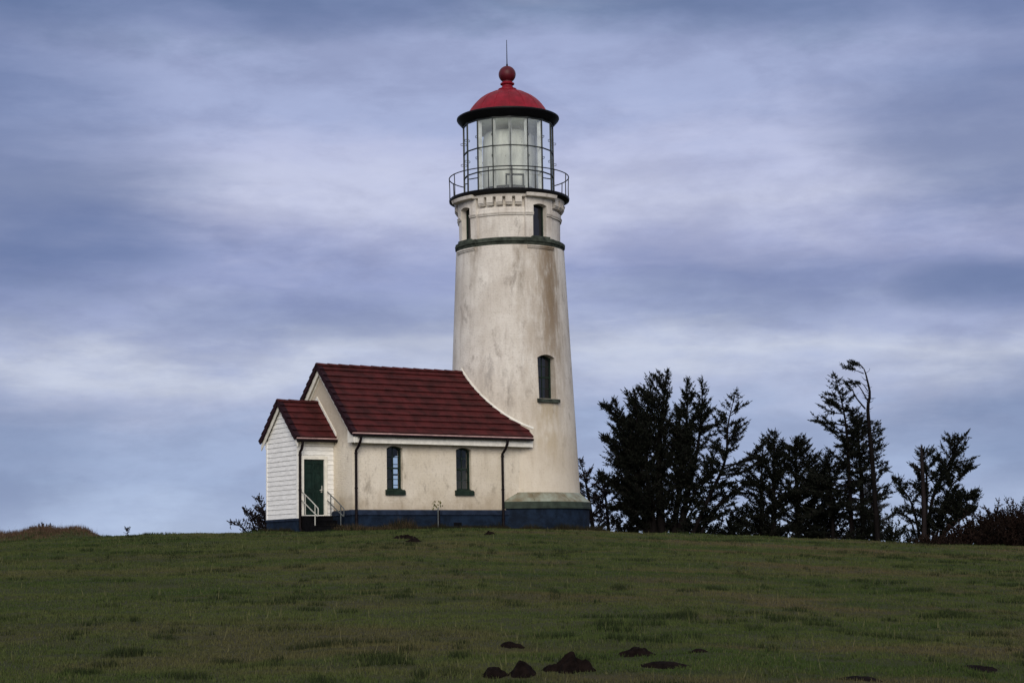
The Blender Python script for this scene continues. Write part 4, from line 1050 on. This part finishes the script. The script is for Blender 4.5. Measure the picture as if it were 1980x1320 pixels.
tree('leaning_tree', 'ragged dark evergreen leaning right, wrapped round a broken snag', 'tree', G, 26, [
    dict(px=[(1788, 1034), (1803, 965), (1832, 900), (1858, 848)], r0=0.13, start=0.12, bl=(1.1, 1.35, 1.1), bspace=0.27, elev=0.3, rise=0.4, wind=0.12, gap=0.1, shape=0.35, dens=0.85),
    dict(px=[(1785, 1034), (1765, 980), (1745, 945), (1727, 926)], r0=0.08, start=0.15, bl=(0.6, 0.55, 0.6), bspace=0.2, elev=0.5, rise=0.5, wind=-0.1, gap=0.1, shape=0.5),
    dict(px=[(1786, 1034), (1792, 960), (1790, 900), (1785, 872)], r0=0.10, start=0.3, bl=(0.7, 0.9, 0.7), bspace=0.24, elev=0.4, rise=0.5, gap=0.1, shape=0.5),
    dict(px=[(1800, 1034), (1850, 985), (1878, 965), (1890, 972)], r0=0.07, start=0.12, bl=(0.6, 0.6, 0.8), bspace=0.2, elev=0.4, rise=0.4, gap=0.05, shape=0.45),
    dict(px=[(1800, 1034), (1830, 960), (1862, 915), (1876, 905)], r0=0.07, start=0.15, bl=(0.7, 0.7, 0.8), bspace=0.2, elev=0.4, rise=0.4, gap=0.05, shape=0.45),
    dict(px=[(1795, 1036), (1835, 1012), (1862, 1002), (1882, 985)], r0=0.07, start=0.1, bl=(0.7, 0.7, 0.8), bspace=0.16, elev=0.35, rise=0.5, shape=0.3),
    dict(px=[(1792, 1036), (1815, 1005), (1838, 985), (1850, 950)], r0=0.07, start=0.15, bl=(0.7, 0.7, 0.8), bspace=0.17, elev=0.35, rise=0.5, shape=0.3),
    dict(px=[(1780, 1034), (1760, 1005), (1735, 995), (1722, 1000)], r0=0.06, start=0.2, bl=(0.5, 0.5, 0.6), bspace=0.26, elev=0.4, rise=0.5, gap=0.1, shape=0.4)])
sn = empty('snag', tuple(at(1786, 1036, 25.2)), 'bare broken tree snag standing upright against the leaning evergreen', 'dead tree')
snm = MB(); ln = smooth_line([at(1787, 1040, 25.2), at(1786, 960, 25.2), at(1783, 900, 25.2), at(1781, 858, 25.2)], 10)
snm.tube(ln, [0.15, 0.135, 0.125, 0.12, 0.11, 0.105, 0.095, 0.08, 0.06, 0.015], 9)
for k in range(14):
    p = interp(ln, random.uniform(0.15, 0.95)); d = unit(np.array([random.choice((-1, 1))*0.9, RNG.normal()*0.6, random.uniform(-0.1, 0.7)])); l = random.uniform(0.5, 1.2); snm.tube([p, p+d*0.3*l, p+d*0.55*l+np.array([RNG.normal()*0.05, 0, 0.12*l])], [0.03, 0.017, 0.006], 5)
snm.build('trunk', M['snag'], sn, 50)

tree('windswept_shrub', 'small windswept purplish shrub at the left end of the house', 'shrub', None, 14, [
    dict(px=[(515, 1024), (510, 990), (496, 962)], r0=0.07, start=0.25, bl=(0.32, 0.3, 0.35), bspace=0.2, elev=0.5, rise=0.5, wind=-0.3, shape=0.4, sprayl=0.13),
    dict(px=[(500, 1024), (486, 1005), (474, 988)], r0=0.06, start=0.1, bl=(0.45, 0.3, 0.45), bspace=0.18, elev=0.3, rise=0.4, wind=-0.2, shape=0.4, sprayl=0.13),
    dict(px=[(490, 1026), (470, 1020), (446, 1013)], r0=0.05, start=0.1, bl=(0.25, 0.25, 0.35), bspace=0.18, elev=0.4, rise=0.5, shape=0.4, sprayl=0.12),
    dict(px=[(520, 1026), (522, 1010), (516, 995)], r0=0.05, start=0.1, bl=(0.75, 0.4, 0.6), bspace=0.11, elev=0.2, rise=0.4, shape=0.3, sprayl=0.13),
    dict(px=[(505, 1030), (500, 1015), (492, 998)], r0=0.05, start=0.05, bl=(0.55, 0.4, 0.5), bspace=0.10, elev=0.2, rise=0.4, shape=0.3, sprayl=0.13)], mat='purple_bush')
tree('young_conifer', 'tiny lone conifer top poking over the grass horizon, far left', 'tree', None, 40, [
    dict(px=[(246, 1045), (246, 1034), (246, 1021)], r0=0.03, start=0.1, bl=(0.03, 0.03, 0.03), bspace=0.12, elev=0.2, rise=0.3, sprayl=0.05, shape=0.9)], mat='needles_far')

# undergrowth and bramble masses
def thicket(F, x0, x1, y_at, ht, n, sl=0.16):
    for i in range(n):
        x = random.uniform(x0, x1); y = y_at+random.uniform(-2.2, 2.2); g = float(ground_h(x, y))
        hh = ht(x)*random.uniform(0.5, 1.0)*(1-0.12*abs(y-y_at))
        p = np.array([x, y, g+random.uniform(0, 0.62)*hh])
        add_branch(F, p, np.array([RNG.normal()*0.8, RNG.normal()*0.8, 1.0]), hh*random.uniform(0.4, 0.75), 0.1, 0.95, 0.01, sl)
F = Fol(); xa, xb = at(1195, 1030, 27)[0], at(1785, 1030, 27)[0]
thicket(F, xa, xb, 27.5, lambda x: 2.3+0.45*math.sin(x*1.7)+0.3*math.sin(x*4.1), 650)
u = link('scrub', F.mesh(), M['needles']); tag(u, 'dark tangled scrub along the feet of the spruces', 'scrub', kind='stuff')
F = Fol(); xa = at(1770, 1030, 17)[0]; xb = xa+9.5
thicket(F, xa, xb, 17.0, lambda x: 0.75+2.0*float(sstep(x, xa, xa+4.6))+0.15*math.sin(x*2.3), 1700, 0.12)
r = empty('bramble_thicket', (xa+4.0, 17.0, float(ground_h(xa+4, 17))), 'dark russet bramble thicket rising along the right edge of the field', 'bramble')
F.wood.build('stems', M['bark'], r)['kind'] = 'stuff'; link('foliage', F.mesh(), M['bramble'], r)['kind'] = 'stuff'
for (px, py, lab, hgt) in ((69, 1028, 'smaller round dark shrub on the left bank of dead grass, further from the house', 0.36), (85, 1026, 'larger round dark shrub on the left bank of dead grass, nearer the house', 0.40)):
    Yb = -3.6; p = at(px, py, Yb); g = float(ground_h(p[0], p[1])); F = Fol()
    for k in range(26):
        add_branch(F, np.array([p[0]+RNG.normal()*0.05, p[1]+RNG.normal()*0.05, p[2]-0.25]), np.array([RNG.normal()*0.35, RNG.normal()*0.35, 1.0]), hgt*random.uniform(0.8, 1.3), 0.1, 1.5, 0.008, 0.09)
    r = empty('bank_shrub', (p[0], p[1], p[2]-0.25), lab, 'shrub', 'shrubs on the left bank')
    F.wood.build('stems', M['bark'], r)['kind'] = 'stuff'; link('foliage', F.mesh(), M['purple_bush'], r)

# ------------------------------------------------------------------ molehills
def on_ground(px, py):
    d = FW + RT*(px-990)/FPX - UP*(py-660)/FPX
    s = 8.0
    while s < 90:
        p = CAM+d*s
        if p[2] <= float(ground_h(p[0], p[1])): return p
        s += 0.02
    return p
hills = [
 (1113, 1295, 0.185, 0.105, 'tallest dark molehill, a broad peaked heap at the bottom of the field'),
 (1068, 1297, 0.095, 0.040, 'low soil scatter touching the left side of the tallest molehill'),
 (1011, 1304, 0.140, 0.072, 'rounded molehill left of the tallest one, at the bottom of the field'),
 (957, 1307, 0.110, 0.050, 'flat molehill at the far left of the bottom molehill row'),
 (990, 1250, 0.095, 0.030, 'small flat molehill above the rounded one at the bottom'),
 (1232, 1267, 0.135, 0.062, 'squat molehill up and right of the tallest peaked one'),
 (1285, 1284, 0.20, 0.016, 'flattened spread of soil right of the squat molehill'),
 (1347, 1261, 0.085, 0.022, 'small molehill half sunk in grass, right of the squat one'),
 (785, 1041, 0.33, 0.08, 'wider dark hump of turned soil just below the house wall'),
 (799, 1047, 0.22, 0.07, 'smaller dark hump of soil right beside the wider one below the house'),
 (945, 1033, 0.20, 0.07, 'little dark soil heap on the crest in front of the downspout'),
 (1668, 1312, 0.17, 0.012, 'flat soil spread at the bottom of the field, right of centre'),
 (1902, 1296, 0.17, 0.014, 'low soil spread in the dark bottom right corner of the field'),
]
HILLPOS = []
for (px, py, rad, hh, lab) in hills:
    c = on_ground(px, py); HILLPOS.append((c[0], c[1], rad)); nr, na = 16, 44; vs = []; fs = []; ph = random.uniform(0, 50)
    for i in range(nr+1):
        q = i/nr
        for j in range(na):
            a_ = 2*math.pi*j/na; rr = rad*q*(1+0.42*(float(vnoise(math.cos(a_)*1.6+ph, math.sin(a_)*1.6+ph))-0.5)*2)
            x, y = rr*math.cos(a_)*1.22, rr*math.sin(a_)
            lump = (float(vnoise((x+ph)*42, (y+ph)*42))-0.5)*0.42*hh + (float(vnoise((x+ph)*15, (y+ph)*15))-0.5)*0.8*hh
            z = hh*(max(0.0, 1-q**1.7)**1.5*0.92 + 0.10*(1-q)) + lump*(1-q**3) - 0.03*q**4
            vs.append((x, y, z+float(ground_h(c[0]+x, c[1]+y))-float(ground_h(c[0], c[1]))+0.012))
    for i in range(nr):
        for j in range(na): fs.append((i*na+j, i*na+(j+1) % na, (i+1)*na+(j+1) % na, (i+1)*na+j))
    me = bpy.data.meshes.new('molehill'); me.from_pydata(vs, [], fs); me.update()
    o = link('molehill', me, M['soil'], None); o.location = (c[0], c[1], float(ground_h(c[0], c[1])))
    tag(o, lab, 'molehill', 'molehills on the field')

# ------------------------------------------------------------------ grass
def blades(X, Y, hgt, wid, tone, lean=0.45, zoff=0.0):
    n = len(X); Z = ground_h(X, Y)-0.01+zoff; az = RNG.random(n)*2*np.pi; la = RNG.random(n)*2*np.pi; lm = hgt*lean*RNG.random(n)
    dx, dy = np.cos(az)*wid/2, np.sin(az)*wid/2
    V = np.empty((n, 3, 3)); V[:, 0] = np.stack([X-dx, Y-dy, Z], 1); V[:, 1] = np.stack([X+dx, Y+dy, Z], 1)
    V[:, 2] = np.stack([X+np.cos(la)*lm, Y+np.sin(la)*lm, Z+hgt], 1)
    F = np.arange(n*3).reshape(n, 3)
    return V.reshape(-1, 3), F, np.repeat(tone, 3)
def build_grass():
    N = 1550000                                      # density falls with distance
    d = 12.5 + (66-12.5)*RNG.random(N)**1.35
    X = (RNG.random(N)*2-1)*(d*0.33+4.2); Y = -70+d
    tt = X*A3[0]+Y*A3[1]; dd = X*N3[0]+Y*N3[1]
    keep = ~((X*X+Y*Y < 2.95**2) | ((tt > 0) & (tt < 8.5) & (np.abs(dd) < 2.3)) | ((tt >= 8.4) & (tt < 9.95) & (dd < 0.88) & (dd > -1.6)) | ((tt > 8.65) & (tt < 9.8) & (dd > 0.8) & (dd < 1.97)))
    for hx, hy, hr in HILLPOS: keep &= ~((((X-hx)/1.12)**2+(Y-hy)**2 < (hr*0.72)**2) | ((np.abs(X-hx) < hr*0.9) & (Y < hy) & (Y > hy-1.6*hr) & (RNG.random(N) < 0.6)))
    X, Y, d = X[keep], Y[keep], d[keep]; n = len(X)
    tus = np.maximum(sstep(vnoise(X*1.9+40, Y*3.0+7), 0.74, 0.88)*sstep(vnoise(X*0.4+4, Y*0.5), 0.3, 0.65), 0.9*sstep(vnoise(X*3.7+11, Y*5.3+23), 0.80, 0.92)*sstep(vnoise(X*0.6+14, Y*0.4+8), 0.25, 0.6))
    cl = vnoise(X*3.1, Y*3.1)
    for hx, hy, hr in HILLPOS: tus = tus*np.clip((np.hypot(X-hx, Y-hy)-hr)/0.5, 0, 1)
    h = (0.018+0.026*RNG.random(n)+0.020*cl+0.055*tus)*(0.85+0.15*sstep(d, 20, 50))
    w = (0.0045+0.0035*RNG.random(n))*(1+d/24.0)
    tone = np.clip(0.46+0.21*RNG.normal(size=n)+0.25*(cl-0.5)-0.62*tus, 0, 1)  # tussock blades darker: shadow patches beside them put into the tone
    st = RNG.random(n) < 0.0022*(0.3+sstep(vnoise(X*0.7+3, Y*0.7), 0.45, 0.8)); h = np.where(st, h+0.05+0.09*RNG.random(n), h); tone = np.where(st, 0.95, tone)
    V, F, T = blades(X, Y, h, w, tone)
    tag(link('grass', tri_mesh(V, F, T, 'grass'), M['grass']), 'short cropped green and olive grass covering the field', 'grass', kind='stuff')
build_grass()

def weeds():
    parts = []
    n = 8000; t = RNG.random(n)*6.3+2.1; d = DW+0.12+RNG.random(n)*0.75
    hz = 0.14+0.42*sstep(vnoise(t*1.4+2, t*0), 0.45, 0.75)*RNG.random(n)*sstep(t, 4.2, 6.0)+0.10*RNG.random(n)
    X = A3[0]*t+N3[0]*d; Y = A3[1]*t+N3[1]*d; parts.append((X, Y, hz*np.clip(1.2-(d-DW)*0.7, 0.3, 1), RNG.random(n)*(0.35+0.65*sstep(t, 5.2, 6.2))))
    n = 6500; a = AZN+R_(-62)+RNG.random(n)*R_(140); r = 2.95+RNG.random(n)**1.5*0.6
    parts.append((r*np.sin(a), -r*np.cos(a), 0.13+0.36*vnoise(a*5, a*0+3)*RNG.random(n), RNG.random(n)*0.5))
    n = 1500; t = 8.4+RNG.random(n)*0.7; d = DW-1.0+RNG.random(n)*1.9
    parts.append((A3[0]*t+N3[0]*d, A3[1]*t+N3[1]*d, 0.10+0.22*RNG.random(n), 0.3+0.7*RNG.random(n)))
    n = 1500; d = PC-PHW+RNG.random(n)*2.3; t = PT+0.05+RNG.random(n)*0.4
    parts.append((A3[0]*t+N3[0]*d, A3[1]*t+N3[1]*d, 0.08+0.2*vnoise(d*3, d*0)*RNG.random(n), RNG.random(n)*0.7))
    X, Y, h, T = (np.concatenate(q) for q in zip(*parts))
    V, F, T = blades(X, Y, h, 0.014+0.012*RNG.random(len(X)), T, 0.7)
    tag(link('weeds', tri_mesh(V, F, T, 'weeds'), M['weed']), 'straggly dark and straw-coloured weeds along the foot of the walls', 'weeds', kind='stuff')
weeds()
def dead_grass():
    n = 60000; X = -13.6-RNG.random(n)*12; Y = -9.5+RNG.random(n)*9 - 0.15*X - 2.6
    b = np.exp(-((Y+5.0+0.15*X+2.0)/2.6)**2)*sstep(-X, 14.9, 15.9); k = RNG.random(n) < b*1.1
    X, Y, b = X[k], Y[k], b[k]; n = len(X)
    h = (0.06+0.17*RNG.random(n)*b)*(0.7+0.6*vnoise(X*1.8, Y*1.8)); tall = RNG.random(n) < 0.012; h = np.where(tall, h+0.32*RNG.random(n), h)
    V, F, T = blades(X, Y, h, np.where(tall, 0.010, 0.018), np.clip(RNG.random(n)*0.9, 0, 1), 0.8)
    tag(link('dead_grass', tri_mesh(V, F, T, 'dead_grass'), M['dead']), 'long brown dead grass on the low bank at the far left', 'dead grass', kind='stuff')
    # dry verge below the brambles and trees
    n = 9000; x0 = at(1650, 1040, 15)[0]; X = x0+RNG.random(n)*9; Y = 12.5+RNG.random(n)*3
    V, F, T = blades(X, Y, 0.1+0.22*RNG.random(n), np.full(n, 0.022), RNG.random(n), 0.8)
    tag(link('dry_verge', tri_mesh(V, F, T, 'dry_verge'), M['dead']), 'straw-brown rough grass fringe below the trees on the right', 'dead grass', kind='stuff')
dead_grass()
